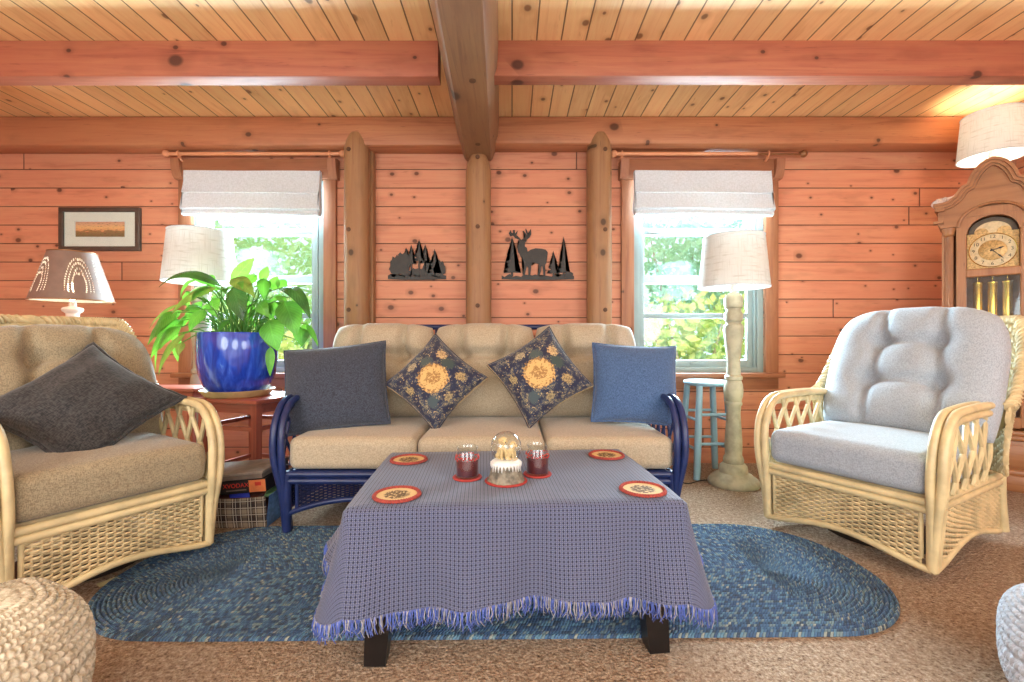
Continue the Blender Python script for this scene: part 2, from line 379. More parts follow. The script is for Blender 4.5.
M['bagbluelit'] = plain('bluelit_cloth_side', srgb(110,150,204), 0.9, 40, 0.15)  # blue window light on the bin's end, put into the cloth colour
M['figure'] = plain('pearly_figurine', srgb(232,218,210), 0.35, 30, 0.14)
M['pink'] = plain('pink_figurine', srgb(236,170,170), 0.4, 20, 0.08)
M['cordm'] = plain('dark_cord', srgb(46,40,36), 0.6)
# ------------------------------------------------------------------ mesh builder
class MB:
    def __init__(s): s.v = []; s.f = []; s.mi = []; s.uv = []; s.cur = 0
    def add(s, vs, fs, uvs=None):
        o = len(s.v); s.v.extend([tuple(p) for p in vs])
        for f in fs:
            s.f.append([o+i for i in f]); s.mi.append(s.cur)
            s.uv.append([uvs[i] for i in f] if uvs else [(0, 0)]*len(f))
    def grid(s, P, nu, nv, UV=None, closed=False, flip=False):
        vs = []; uv = []
        for j in range(nv+1):
            for i in range(nu+(0 if closed else 1)):
                u = i/nu; v = j/nv; vs.append(P(u, v)); uv.append(UV(u, v) if UV else (u, v))
        w = nu if closed else nu+1; fs = []
        for j in range(nv):
            for i in range(nu):
                a = j*w+i; b = j*w+(i+1) % w if closed else j*w+i+1
                q = [a, b, b+w, a+w]; fs.append(q[::-1] if flip else q)
        s.add(vs, fs, uv)
    def box(s, c, d, rot=None, bev=0.0):
        c = V(c); h = [x/2 for x in d]
        if bev > 0:
            bm = bmesh.new(); bmesh.ops.create_cube(bm, size=1.0)
            for v in bm.verts: v.co = V((v.co.x*d[0], v.co.y*d[1], v.co.z*d[2]))
            bmesh.ops.bevel(bm, geom=bm.edges[:], offset=min(bev, min(d)*0.45), segments=2, affect='EDGES', profile=0.5)
            bm.verts.index_update()
            vs = [v.co.copy() for v in bm.verts]; fs = [[v.index for v in f.verts] for f in bm.faces]; bm.free()
        else:
            vs = [V((x*h[0], y*h[1], z*h[2])) for x in (-1, 1) for y in (-1, 1) for z in (-1, 1)]
            fs = [(0, 1, 3, 2), (4, 6, 7, 5), (0, 4, 5, 1), (2, 3, 7, 6), (0, 2, 6, 4), (1, 5, 7, 3)]
        if rot is not None: vs = [rot @ v for v in vs]
        s.add([c+v for v in vs], fs)
    def bar(s, a, b, w, d, up=(0, 0, 1), w2=None, d2=None, bev=0.0):
        """rectangular bar from a to b; w along side, d along up-ish."""
        a = V(a); b = V(b); t = (b-a).normalized(); up = V(up)
        if abs(t.dot(up)) > 0.98: up = V((0, 1, 0))
        sd = t.cross(up).normalized(); u = sd.cross(t)
        w2 = w if w2 is None else w2; d2 = d if d2 is None else d2
        vs = []
        for p, ww, dd in ((a, w, d), (b, w2, d2)):
            for i, j in ((-1, -1), (1, -1), (1, 1), (-1, 1)): vs.append(p+sd*ww/2*i+u*dd/2*j)
        fs = [(3, 2, 1, 0), (4, 5, 6, 7)]+[(i, (i+1) % 4, 4+(i+1) % 4, 4+i) for i in range(4)]
        s.add(vs, fs)
    def tube(s, pts, r, n=8, closed=False, caps=True, smooth=0, flat=None):
        pts = [V(p) for p in pts]
        if smooth: pts, r = spline(pts, smooth, r, closed)
        k = len(pts); rr = r if hasattr(r, '__len__') else [r]*k
        prev = None; rings = []
        for i, p in enumerate(pts):
            if closed: t = (pts[(i+1) % k]-pts[i-1])
            else: t = pts[min(i+1, k-1)]-pts[max(i-1, 0)]
            t = t.normalized() if t.length > 1e-9 else V((0, 0, 1))
            if prev is None:
                ref = V((0, 0, 1)) if abs(t.z) < 0.9 else V((1, 0, 0))
                nrm = (ref-t*ref.dot(t)).normalized()
            else:
                nrm = prev-t*prev.dot(t); nrm = nrm.normalized() if nrm.length > 1e-6 else prev
            prev = nrm; bi = t.cross(nrm)
            fl = 1.0 if flat is None else flat
            rings.append([p+(nrm*math.cos(2*PI*q/n)+bi*math.sin(2*PI*q/n)*fl)*rr[i] for q in range(n)])
        vs = [q for ring in rings for q in ring]; fs = []
        m = k if closed else k-1
        uv = [(i/ max(1, k-1), q/n) for i in range(k) for q in range(n)]
        for i in range(m):
            for q in range(n):
                a = i*n+q; b = i*n+(q+1) % n; c = ((i+1) % k)*n+(q+1) % n; d = ((i+1) % k)*n+q
                fs.append((a, b, c, d))
        if caps and not closed:
            fs.append(tuple(range(n))[::-1]); fs.append(tuple((k-1)*n+q for q in range(n)))
        s.add(vs, fs, uv)
    def lathe(s, prof, seg=32, o=(0, 0, 0), cap=True, wob=None):
        o = V(o); vs = []; uv = []
        for j, (r, z) in enumerate(prof):
            for i in range(seg):
                a = 2*PI*i/seg; vs.append(o+V((r*math.cos(a), r*math.sin(a), z))); uv.append((i/seg, j/max(1, len(prof)-1)))
        fs = [(j*seg+i, j*seg+(i+1) % seg, (j+1)*seg+(i+1) % seg, (j+1)*seg+i) for j in range(len(prof)-1) for i in range(seg)]
        if cap:
            if prof[0][0] > 1e-5: fs.append(tuple(range(seg))[::-1])
            if prof[-1][0] > 1e-5: fs.append(tuple((len(prof)-1)*seg+i for i in range(seg)))
        s.add(vs, fs, uv)
    def ball(s, c, r, n=16, sc=(1, 1, 1), rot=None):
        c = V(c); m = max(6, n//2)
        def P(u, v):
            a = 2*PI*u; b = PI*(v-0.5); p = V((math.cos(a)*math.cos(b)*r*sc[0], math.sin(a)*math.cos(b)*r*sc[1], math.sin(b)*r*sc[2]))
            return c+(rot @ p if rot is not None else p)
        s.grid(P, n, m, closed=True)
    def prism(s, poly, y0, y1, plane='xz'):
        """extrude polygon (list of 2-tuples); plane xz -> along y, xy -> along z"""
        n = len(poly)
        mk = (lambda p, d: (p[0], d, p[1])) if plane == 'xz' else (lambda p, d: (p[0], p[1], d)) if plane == 'xy' else (lambda p, d: (d, p[0], p[1]))
        bm = bmesh.new(); bv = [bm.verts.new(mk(p, 0)) for p in poly]
        f = bm.faces.new(bv); bmesh.ops.triangulate(bm, faces=[f]); bm.verts.index_update()
        tri = [[v.index for v in f.verts] for f in bm.faces]; bm.free()
        vs = [mk(p, y0) for p in poly]+[mk(p, y1) for p in poly]
        fs = [t for t in tri]+[[i+n for i in t[::-1]] for t in tri]+[(i, i+n, (i+1) % n+n, (i+1) % n) for i in range(n)]
        s.add(vs, fs)
    def rbox(s, size, r, c=(0, 0, 0), crown=0.0, sag=None, rot=None, n=10):
        h = [x/2 for x in size]; c = V(c)
        def cs(hh):
            e = [0, .12, .3, .55, .8, 1.0]
            lo = [-hh+r*(k) for k in e]; hi = [hh-r*(k) for k in e[::-1]]
            mid = [(-hh+r)+(2*(hh-r))*i/n for i in range(1, n)]
            return lo+mid+hi
        for ax in range(3):
            b, d = [k for k in range(3) if k != ax]
            B = cs(h[b]); D = cs(h[d])
            for sg in (-1, 1):
                vs = []
                for q in D:
                    for p in B:
                        k = [0, 0, 0]; k[ax] = sg*h[ax]; k[b] = p; k[d] = q
                        inn = [max(-h[i]+r, min(h[i]-r, k[i])) for i in range(3)]
                        dv = V([k[i]-inn[i] for i in range(3)])
                        pt = V(inn)+(dv.normalized()*r if dv.length > 1e-9 else dv)
                        fx = 1-(pt.x/h[0])**2; fy = 1-(pt.y/h[1])**2
                        pt.z += crown*max(0, fx)*max(0, fy)*(1 if pt.z > 0 else 0)
                        if sag: pt = sag(pt)
                        vs.append(c+(rot @ pt if rot is not None else pt))
                w = len(B); fs = []
                for j in range(len(D)-1):
                    for i in range(w-1):
                        q = (j*w+i, j*w+i+1, (j+1)*w+i+1, (j+1)*w+i); fs.append(q if (sg > 0) == (ax != 1) else q[::-1])
                s.add(vs, fs)
    def build(s, name, mat, parent=None, smooth=True, weld=False, loc=None, angle=40, rot=None):
        me = bpy.data.meshes.new(name); me.from_pydata(s.v, [], s.f)
        mats = mat if isinstance(mat, (list, tuple)) else [mat]
        for m in mats: me.materials.append(m)
        if len(mats) > 1: me.polygons.foreach_set('material_index', s.mi)
        uvl = me.uv_layers.new(name='UVMap')
        flat = [c for f in s.uv for p in f for c in p]
        uvl.data.foreach_set('uv', flat)
        me.validate()
        bm = bmesh.new(); bm.from_mesh(me)
        if weld: bmesh.ops.remove_doubles(bm, verts=bm.verts, dist=2e-4)
        if smooth:
            for f in bm.faces: f.smooth = True
            if angle < 180:
                th = math.radians(angle)
                for e in bm.edges:
                    if len(e.link_faces) == 2 and e.calc_face_angle(0) > th: e.smooth = False
        bm.to_mesh(me); bm.free()
        o = bpy.data.objects.new(name, me); COL.objects.link(o)
        if parent is not None: o.parent = parent
        if loc is not None: o.location = loc
        if rot is not None: o.rotation_euler = rot
        return o

def spline(pts, sub, r=None, closed=False):
    k = len(pts); out = []; ro = []
    rr = r if hasattr(r, '__len__') else [r]*k
    for i in range(k if closed else k-1):
        if closed: p = [pts[(i+j-1) % k] for j in range(4)]
        else: p = [pts[max(0, i-1)], pts[i], pts[i+1], pts[min(k-1, i+2)]]
        for q in range(sub):
            t = q/sub
            out.append(0.5*((2*p[1])+(p[2]-p[0])*t+(2*p[0]-5*p[1]+4*p[2]-p[3])*t*t+(3*p[1]-p[0]-3*p[2]+p[3])*t**3))
            if r is not None: ro.append(rr[i]*(1-t)+rr[(i+1) % k]*t)
    if not closed: out.append(pts[-1]); ro.append(rr[-1])
    return out, ro

def weave(mb, P, nst, rows, amp=0.004, th=0.0035, over=0.62, stakes=True, sub=4, phase=True):
    """real over-and-under basket weave laid on the surface P(u,v)."""
    e = 1e-3
    def N(u, v):
        a = V(P(min(1, u+e), v))-V(P(max(0, u-e), v)); b = V(P(u, min(1, v+e)))-V(P(u, max(0, v-e)))
        n = a.cross(b); return n.normalized() if n.length > 1e-12 else V((0, -1, 0))
    seg = nst*sub
    for j in range(rows):
        v0 = (j+0.5)/rows; hh = over/rows
        vs = []; fs = []
        for i in range(seg+1):
            u = i/seg; nn = N(u, v0); off = amp*math.sin(PI*nst*u+(PI*j if phase else 0))
            c = V(P(u, v0)); dv = (V(P(u, min(1, v0+hh)))-V(P(u, max(0, v0-hh))))*0.5
            c = c+nn*off
            vs += [c-dv, c+nn*th, c+dv, c-nn*th]
            if i:
                b = (i-1)*4
                for q in range(4): fs.append((b+q, b+(q+1) % 4, b+4+(q+1) % 4, b+4+q))
        mb.add(vs, fs)
    if stakes:
        for i in range(nst+1):
            u = min(0.999, max(0.001, (i)/nst))
            mb.tube([P(u, k/8) for k in range(9)], th*0.9, 5)

def tufted(mb, w, h, t, buttons, nx=44, ny=40, top_round=0.35, bot_round=0.12, dimple=0.6, creases=True, back=0.35, side=False, cre=0.34):
    """Puffy cushion standing in the x-z plane, front towards -y, centre at the origin."""
    lines = []
    if creases:
        for i, a in enumerate(buttons):
            for b in buttons[i+1:]:
                if (abs(a[0]-b[0]) < 0.03 or abs(a[1]-b[1]) < 0.05): lines.append((a, b))
        for a in buttons:
            lines.append((a, (a[0]*1.02, h*0.5 if a[1] > 0 else -h*0.5)))
    if side:
        for a in buttons: lines.append((a, (math.copysign(w*0.5, a[0]), a[1]-0.01)))
    def dseg(px, pz, a, b):
        ax, az = a; bx, bz = b; dx, dz = bx-ax, bz-az; L = dx*dx+dz*dz+1e-9
        q = max(0, min(1, ((px-ax)*dx+(pz-az)*dz)/L)); return math.hypot(px-ax-q*dx, pz-az-q*dz)
    def pos(u, v):
        e = top_round if v > 0 else bot_round
        return u*w/2*math.sqrt(max(0, 1-e*abs(v)**3)), v*h/2*math.sqrt(max(0, 1-e*abs(u)**3))
    def prof(u, v): return max(0, (1-abs(u)**4)*(1-abs(v)**4))**0.42
    def front(a, b):
        u, v = 2*a-1, 2*b-1
        u = math.sin(u*PI/2)*0.6+u*0.4; v = math.sin(v*PI/2)*0.6+v*0.4
        x, z = pos(u, v); k = 1.0
        for bx, bz in buttons:
            d = math.hypot(x-bx, z-bz); k -= dimple*math.exp(-(d/0.045)**2)*0.6+dimple*0.35*math.exp(-(d/0.10)**2)
        for A, B in lines: k -= cre*math.exp(-(dseg(x, z, A, B)/0.024)**2)
        return (x, -t*prof(u, v)*max(k, 0.1)*0.65, z)
    def rear(a, b):
        u, v = 2*a-1, 2*b-1
        u = math.sin(u*PI/2)*0.6+u*0.4; v = math.sin(v*PI/2)*0.6+v*0.4
        x, z = pos(u, v); return (x, t*prof(u, v)*back, z)
    mb.grid(front, nx, ny); mb.grid(rear, nx//2, ny//2, flip=True)

def pillow_mesh(mb, w, h, t, pinch=0.07, n=26, flange=0.0, wr=0.0, seed=0):
    rnd = random.Random(seed); ph = [rnd.uniform(0, 6) for _ in range(6)]
    def xy(u, v):
        return u*w/2*(1-pinch*(1-v*v)**1.0*abs(u)), v*h/2*(1-pinch*(1-u*u)*abs(v))
    def face(sg):
        def P(a, b):
            u, v = 2*a-1, 2*b-1
            u = math.sin(u*PI/2)*0.55+u*0.45; v = math.sin(v*PI/2)*0.55+v*0.45
            x, z = xy(u, v)
            k = max(0, (1-u*u)*(1-v*v))**0.48
            wv = wr*math.sin(7*u+5*v+ph[0])*math.sin(4*v-3*u+ph[1])*(1-k*0.4)*(1-max(abs(u), abs(v))**8)
            return (x, sg*(t/2*k)+wv, z)
        return P
    UV = lambda a, b: (2*a-1, 2*b-1)
    mb.grid(face(-1), n, n, UV); mb.grid(face(1), n, n, UV, flip=True)

def pillow_edge(mb, w, h, pinch, r, wob=0.0, n=24, width=None):
    def xy(u, v): return V((u*w/2*(1-pinch*(1-v*v)*abs(u)), 0, v*h/2*(1-pinch*(1-u*u)*abs(v))))
    pts = []
    for k in range(n): pts.append(xy(-1+2*k/n, -1))
    for k in range(n): pts.append(xy(1, -1+2*k/n))
    for k in range(n): pts.append(xy(1-2*k/n, 1))
    for k in range(n): pts.append(xy(-1, 1-2*k/n))
    if wob: pts = [p+V((0, wob*math.sin(i*1.7), 0)) for i, p in enumerate(pts)]
    mb.tube(pts, r, 6, closed=True)

def empty(name, loc=(0, 0, 0), rz=0.0, label=None, cat=None, group=None, kind=None):
    o = bpy.data.objects.new(name, None); COL.objects.link(o); o.location = loc; o.rotation_euler = (0, 0, rz)
    o.empty_display_size = 0.05
    return tag(o, label, cat, group, kind)
def tag(o, label=None, cat=None, group=None, kind=None):
    if label: o['label'] = label
    if cat: o['category'] = cat
    if group: o['group'] = group
    if kind: o['kind'] = kind
    return o
def struct(mb, name, mat, label, cat, **kw):
    return tag(mb.build(name, mat, **kw), label, cat, kind='structure')
def bez(a, b, c, n):
    return [V(a)*(1-t)**2+V(b)*2*t*(1-t)+V(c)*t*t for t in [i/n for i in range(n+1)]]
def text_mesh(s, size, depth=0.0006):
    cu = bpy.data.curves.new('txt', 'FONT'); cu.body = s; cu.size = size; cu.extrude = depth; cu.align_x = 'CENTER'; cu.align_y = 'CENTER'
    o = bpy.data.objects.new('txt', cu); COL.objects.link(o)
    dg = bpy.context.evaluated_depsgraph_get(); dg.update()
    me = bpy.data.meshes.new_from_object(o.evaluated_get(dg))
    vs = [v.co.copy() for v in me.vertices]; fs = [list(p.vertices) for p in me.polygons]
    bpy.data.objects.remove(o); bpy.data.meshes.remove(me); bpy.data.curves.remove(cu)
    return vs, fs
# ================================================================== ROOM
XL, XR, YF, YB, H = -4.35, 3.92, -2.6, 3.54, 2.62
WINS = [(-2.48, -1.455), (0.941, 1.961)]
WZ0, WZ1 = 0.705, 2.24
b = MB(); b.box(((XL+XR)/2, (YF+YB)/2, -0.06), (XR-XL+0.4, YB-YF+0.4, 0.12))
struct(b, 'floor', M['carpet'], 'tan frieze carpet covering the whole floor', 'floor', smooth=False)
b = MB(); b.box(((XL+XR)/2, (YF+YB)/2, H+0.05), (XR-XL+0.4, YB-YF+0.4, 0.10))
struct(b, 'ceiling', M['ceil'], 'yellow pine board ceiling with boards running towards the window wall', 'ceiling', smooth=False)
b = MB()
def wbox(x0, x1, z0, z1): b.box(((x0+x1)/2, YB+0.06, (z0+z1)/2), (x1-x0, 0.12, z1-z0))
xs = [XL-0.1, WINS[0][0], WINS[0][1], WINS[1][0], WINS[1][1], XR+0.1]
for i in (0, 2, 4): wbox(xs[i], xs[i+1], 0, H)
for i in (1, 3): wbox(xs[i], xs[i+1], 0, WZ0); wbox(xs[i], xs[i+1], WZ1, H)
struct(b, 'wall_back', M['wall'], 'reddish horizontal pine board wall with two windows', 'wall', smooth=False)
for nm, x in (('wall_left', XL-0.05), ('wall_right', XR+0.05)):
    b = MB(); b.box((x, (YF+YB)/2, H/2), (0.1, YB-YF, H))
    o = struct(b, nm, M['sidewall'], 'board wall on the %s side of the room' % nm[5:], 'wall', smooth=False)
b = MB(); b.box(((XL+XR)/2, YF-0.05, H/2), (XR-XL, 0.1, H))
struct(b, 'wall_front', M['mat'], 'pale wall behind the viewer', 'wall', smooth=False)

# ceiling beams
b = MB(); b.box((-2.4, 2.575, 2.52), (3.98, 0.095, 0.20), bev=0.004)
struct(b, 'ceiling_beam', M['beam'], 'red-brown crossbeam under the ceiling, left of the thick middle beam', 'beam')
b = MB(); b.box((1.9, 2.575, 2.523), (4.06, 0.095, 0.20), bev=0.004)
struct(b, 'ceiling_beam', M['beam'], 'red-brown crossbeam under the ceiling, right of the thick middle beam', 'beam')
b = MB()
for x0, x1, dz in ((XL, -0.36, 0.0), (-0.14, XR, 0.012)):
    b.box(((x0+x1)/2, 3.455, 2.51+dz/2), (x1-x0, 0.17, 0.22-dz), bev=0.02)
struct(b, 'wall_beam', M['plate'], 'flattened log beam running along the top of the window wall', 'beam')
# thick middle beam (slightly skewed log with flat bottom)
def cb(y, cx):
    return [V((cx+dx, y, z)) for dx, z in ((-0.093, 2.335), (0.093, 2.335), (0.105, 2.35), (0.148, 2.47), (0.155, 2.62), (-0.155, 2.62), (-0.150, 2.47), (-0.107, 2.35))]
b = MB(); A = cb(-2.0, -0.115); B = cb(3.50, -0.255)
b.add(A+B, [tuple(range(8)), tuple(range(15, 7, -1))]+[(i, i+8, (i+1) % 8+8, (i+1) % 8) for i in range(8)])
cbm = struct(b, 'middle_beam', M['brownbeam'], 'thick brown squared beam running from the wall overhead', 'beam', angle=20)
for (x, y) in ((-0.21, 2.42), (-0.24, 3.2)):
    b = MB(); b.lathe([(0.018, 0), (0.018, 0.004), (0.0, 0.006)], 14); o = b.build('bolt_plug', M['plug'], cbm, loc=(x, y, 2.335), rot=(PI, 0, 0))
# posts
def post(cx, r, top, label, plugs, split=False):
    b = MB(); cy = YB-0.115
    prof = []
    seg = 28
    def P(u, v):
        a = 2*PI*u; z = top*v
        rr = r*(1+0.02*math.sin(3*a+z*2)+0.012*math.sin(z*9+a))
        if z > top-0.12: rr *= 1-0.35*((z-top+0.12)/0.12)**2
        x = rr*math.cos(a); y = rr*math.sin(a)
        return (cx+x, cy+max(-r*0.90, y), z)
    b.grid(P, seg, 40, closed=True)
    o = struct(b, 'log_post', M['post'], label, 'post', angle=60)
    for (dx, z) in plugs:
        p = MB(); p.lathe([(0.016, 0), (0.016, 0.006), (0.012, 0.010), (0.0, 0.011)], 14)
        p.build('bolt_plug', M['plug'], o, loc=(cx+dx, cy-math.sqrt(max(0.0, r*r-dx*dx))*0.93, z), rot=(PI/2, 0, 0))
    return o
pl = post(-1.165, 0.093, 2.50, 'peeled log post beside the left window', [(-0.035, 2.36), (-0.035, 1.77), (-0.035, 1.18)])
b = MB(); b.box((-1.075, 3.50, 1.2), (0.035, 0.07, 2.4), bev=0.006); b.build('scribe_strip', M['post'], pl)
post(-0.252, 0.095, 2.335, 'peeled log post under the thick middle beam', [(0.0, 2.30), (0.0, 1.79), (0.0, 1.21)])
post(0.655, 0.093, 2.50, 'peeled log post beside the right window', [(0.03, 2.36), (0.03, 1.77), (0.03, 1.18)])

# windows
def window(n, x0, x1, label):
    w = empty('window_%d' % n, (0, 0, 0), label=label, cat='window', kind='structure')
    xm = (x0+x1)/2; W = x1-x0
    b = MB()
    b.box((xm, YB-0.025, 2.272), (W+0.23, 0.05, 0.155), bev=0.004)
    b.build('head_trim', M['trimwood'], w)
    for sx in (-1, 1):
        c = MB(); x = xm+sx*(W/2+0.082)
        prof = [(3.50, 2.20), (3.49, 2.20), (3.475, 2.215), (3.468, 2.25), (3.455, 2.28), (3.45, 2.338), (3.50, 2.338)]
        c.prism(prof, x-0.032, x+0.032, 'yz'); c.build('corbel', M['trimwood_v'], w)
        c = MB(); c.box((xm+sx*(W/2+0.047), YB-0.015, (WZ0+2.2)/2), (0.098, 0.03, 2.2-WZ0), bev=0.004)
        c.build('side_casing', M['trimwood_v'], w)
    c = MB(); c.box((xm, YB-0.03, 0.688), (W+0.24, 0.11, 0.034), bev=0.006); c.build('window_sill', M['trimwood'], w)
    c = MB(); c.box((xm, YB-0.012, 0.625), (W+0.20, 0.024, 0.092), bev=0.004); c.build('apron', M['trimwood'], w)
    # vinyl frame
    c = MB(); fw = 0.052
    c.box((x0+fw/2, YB+0.06, (WZ0+WZ1)/2), (fw, 0.11, WZ1-WZ0), bev=0.005); c.box((x1-fw/2, YB+0.06, (WZ0+WZ1)/2), (fw, 0.11, WZ1-WZ0), bev=0.005)
    c.box((x1-fw-0.012, YB+0.035, (WZ0+WZ1)/2), (0.014, 0.05, WZ1-WZ0), bev=0.003)
    c.box((xm, YB+0.06, WZ0+0.02), (W-2*fw, 0.108, 0.04), bev=0.004); c.box((xm, YB+0.06, WZ1-0.025), (W-2*fw, 0.108, 0.05), bev=0.004)
    c.build('vinyl_frame', M['vinyl'], w)
    def sash(nm, y, z0, z1, rails, st=0.045):
        s = MB(); a = x0+fw; e = x1-fw-0.02
        for r0, r1 in rails: s.box(((a+e)/2, y, (r0+r1)/2), (e-a-2*st+0.004, 0.028, r1-r0), bev=0.003)
        s.box((a+st/2, y, (z0+z1)/2), (st, 0.03, z1-z0), bev=0.004); s.box((e-st/2, y, (z0+z1)/2), (st, 0.03, z1-z0), bev=0.004)
        o = s.build(nm, M['vinyl'], w)
        g = MB(); g.box(((a+e)/2, y+0.002, (z0+z1)/2), (e-a-st*2+0.002, 0.004, z1-z0-0.02)); g.build('glass_pane', M['pane'], o, smooth=False)
    sash('upper_sash', YB+0.085, 1.405, 2.20, [(1.405, 1.470), (2.16, 2.20)])
    sash('lower_sash', YB+0.045, 0.745, 1.835, [(0.745, 0.80), (1.128, 1.166), (1.782, 1.835)])
    l = MB(); l.box((xm-0.0, YB+0.025, 0.772), (0.11, 0.012, 0.016), bev=0.003); l.build('sash_lift', M['vinyl'], w)
    l = MB(); l.box((x0+0.16, YB+0.022, 1.808), (0.075, 0.018, 0.018), bev=0.006); l.build('sash_lock', M['white_ceramic'], w)
    return w
window(1, *WINS[0], label='double hung window on the left, behind the plant')
window(2, *WINS[1], label='double hung window on the right, behind the floor lamp and stool')

# roman shades
def shade_blind(x0, x1, label):
    b = MB()
    front = [(3.425, 2.235), (3.418, 2.15), (3.405, 2.075), (3.402, 2.066), (3.412, 2.062), (3.404, 2.0), (3.392, 1.945), (3.400, 1.936), (3.408, 1.934), (3.400, 1.918), (3.396, 1.908), (3.404, 1.895)]
    back = [(3.43, 1.895), (3.452, 1.91), (3.462, 1.94), (3.458, 2.06), (3.462, 2.235)]
    prof = front+back; n = len(prof); nx = 30
    def P(u, v):
        i = int(round(v*n)) % n; y, z = prof[i]
        x = x0+(x1-x0)*u; low = (2.235-z)/0.34
        x += (0.012*low)*(2*u-1) * (1 if abs(z-1.97) < 0.05 else 0.2)
        return (x, y+0.003*math.sin(u*9+z*30), z+0.004*math.sin(u*5)*low-0.004*u)
    b.grid(P, nx, n)
    vs = [(x0 if e == 0 else x1, y, z) for e in (0, 1) for y, z in prof]
    b.prism([(y, z) for y, z in prof], x0+0.001, x0+0.003, 'yz'); b.prism(prof, x1-0.003, x1-0.001, 'yz')
    root = tag(b.build('roman_shade', M['blind'], angle=50), label, 'window shade', 'raised roman shades')
    h = MB(); h.box(((x0+x1)/2, 3.486, 2.225), (x1-x0-0.02, 0.046, 0.03), bev=0.003); h.build('head_rail', M['vinyl'], root)
shade_blind(-2.472, -1.448, 'white folded roman shade over the left window, above the plant')
shade_blind(0.925, 1.955, 'white folded roman shade over the right window, above the floor lamp')

# curtain rods
def rod(x0, x1, label, brk, metal=None):
    r = empty('curtain_rod', (x0, 3.455, 2.372), label=label, cat='curtain rod', group='wooden curtain rods')
    L = x1-x0
    b = MB()
    if metal: b.tube([(0.03, 0, 0), (metal-x0, 0, 0)], 0.0135, 14); b.build('pole', M['rodwood'], r); m = MB(); m.tube([(metal-x0-0.06, 0, -0.002), (L-0.02, 0, -0.004)], 0.0075, 12); m.build('extension_pole', M['metalrod'], r)
    else: b.tube([(0.03, 0, 0), (L-0.03, 0, 0)], 0.0135, 14); b.build('pole', M['rodwood'], r)
    pr = [(0.0, -0.036), (0.014, -0.034), (0.012, -0.026), (0.018, -0.02), (0.026, -0.008), (0.028, 0.002), (0.024, 0.014), (0.013, 0.024), (0.0, 0.027)]
    for x, sg in ((0.0, -1), (L, 1)):
        f = MB(); f.lathe(pr, 18); f.build('finial', M['rodwood'] if not (metal and sg > 0) else M['metalrod'], r, loc=(x, 0, 0), rot=(0, sg*PI/2, 0))
    for x in brk:
        f = MB(); f.tube([(x-x0, 0.085, -0.035), (x-x0, 0.04, -0.04), (x-x0, 0.0, -0.022)], [0.012, 0.011, 0.012], 10, smooth=4)
        f.tube([(x-x0, 0.0, 0.018)]+[(x-x0, -0.019*math.sin(a), 0.019*math.cos(a)) for a in [k*PI/8 for k in range(1, 15)]], 0.006, 8)
        f.lathe([(0.0, 0), (0.022, 0), (0.022, 0.012), (0.0, 0.014)], 14, (x-x0, 0.0, 0)) if False else None
        f.box((x-x0, 0.080, -0.036), (0.03, 0.010, 0.05), bev=0.004)
        f.build('bracket', M['rodwood'], r)
rod(-2.625, -1.285, 'wooden curtain rod with ball ends above the left window', (-2.53, -1.385))
rod(0.775, 2.215, 'wooden curtain rod with a bronze extension above the right window', (0.835, 1.945), metal=1.86)

# framed picture
pc = empty('framed_picture', (-3.19, YB, 1.815), label='dark framed landscape print with cream mat, hung on the left wall boards', cat='picture')
b = MB(); fw, fh = 0.625, 0.335
for s_ in (-1, 1):
    b.box((0, -0.016, s_*(fh/2-0.017)), (fw, 0.03, 0.034), bev=0.005); b.box((s_*(fw/2-0.017), -0.016, 0), (0.034, 0.03, fh-0.06), bev=0.005)
b.build('frame', M['frame'], pc)
b = MB(); b.box((0, -0.010, 0), (fw-0.05, 0.008, fh-0.05)); b.build('mat_board', M['mat'], pc, smooth=False)
b = MB(); b.grid(lambda u, v: (-0.20+0.40*u, -0.0155, -0.068+0.136*v), 1, 1); b.build('print_border', M['white_ceramic'], pc, smooth=False)
b = MB(); b.grid(lambda u, v: (-0.19+0.38*u, -0.0165, -0.058+0.116*v), 1, 1); b.build('print', M['painting'], pc, smooth=False)
b = MB(); b.box((0, -0.019, 0), (fw-0.06, 0.002, fh-0.06)); b.build('glazing', M['pane'], pc, smooth=False)

# cut metal wall art
def pine(cx, z0, h, w, tiers=5, seed=0, trunk=0.12):
    r = random.Random(seed); L = []; R = []; tiers += 2; w *= 1.1
    tw = max(0.004, w*0.06)
    for k in range(tiers):
        f0 = k/tiers; zb = z0+h*trunk+h*(1-trunk)*f0; ww = w/2*(1-f0)**0.85
        L.append((cx-ww*(0.9+0.2*r.random()), zb-0.006*r.random())); R.append((cx+ww*(0.9+0.2*r.random()), zb-0.006*r.random()))
        zi = zb+h*(1-trunk)/tiers*0.4
        L.append((cx-ww*0.36, zi)); R.append((cx+ww*0.36, zi))
    return [(cx-tw, z0), (cx-tw, z0+h*trunk)]+L+[(cx, z0+h)]+R[::-1]+[(cx+tw, z0+h*trunk), (cx+tw, z0)]
def ground(x0, x1, z, h, seed):
    r = random.Random(seed); n = 26
    return [(x0, z), (x0+(x1-x0)*0.3, z-0.006), (x1-(x1-x0)*0.3, z-0.006), (x1, z)]+[(x1+(x0-x1)*i/n, z+h*(0.35+0.8*r.random())) for i in range(n+1)]
def blobpoly(cx, cz, rx, rz, seed, n=22, j=0.35):
    r = random.Random(seed); return [(cx+rx*math.cos(2*PI*i/n)*(1-j*r.random()), cz+rz*math.sin(2*PI*i/n)*(1-j*r.random())) for i in range(n)]
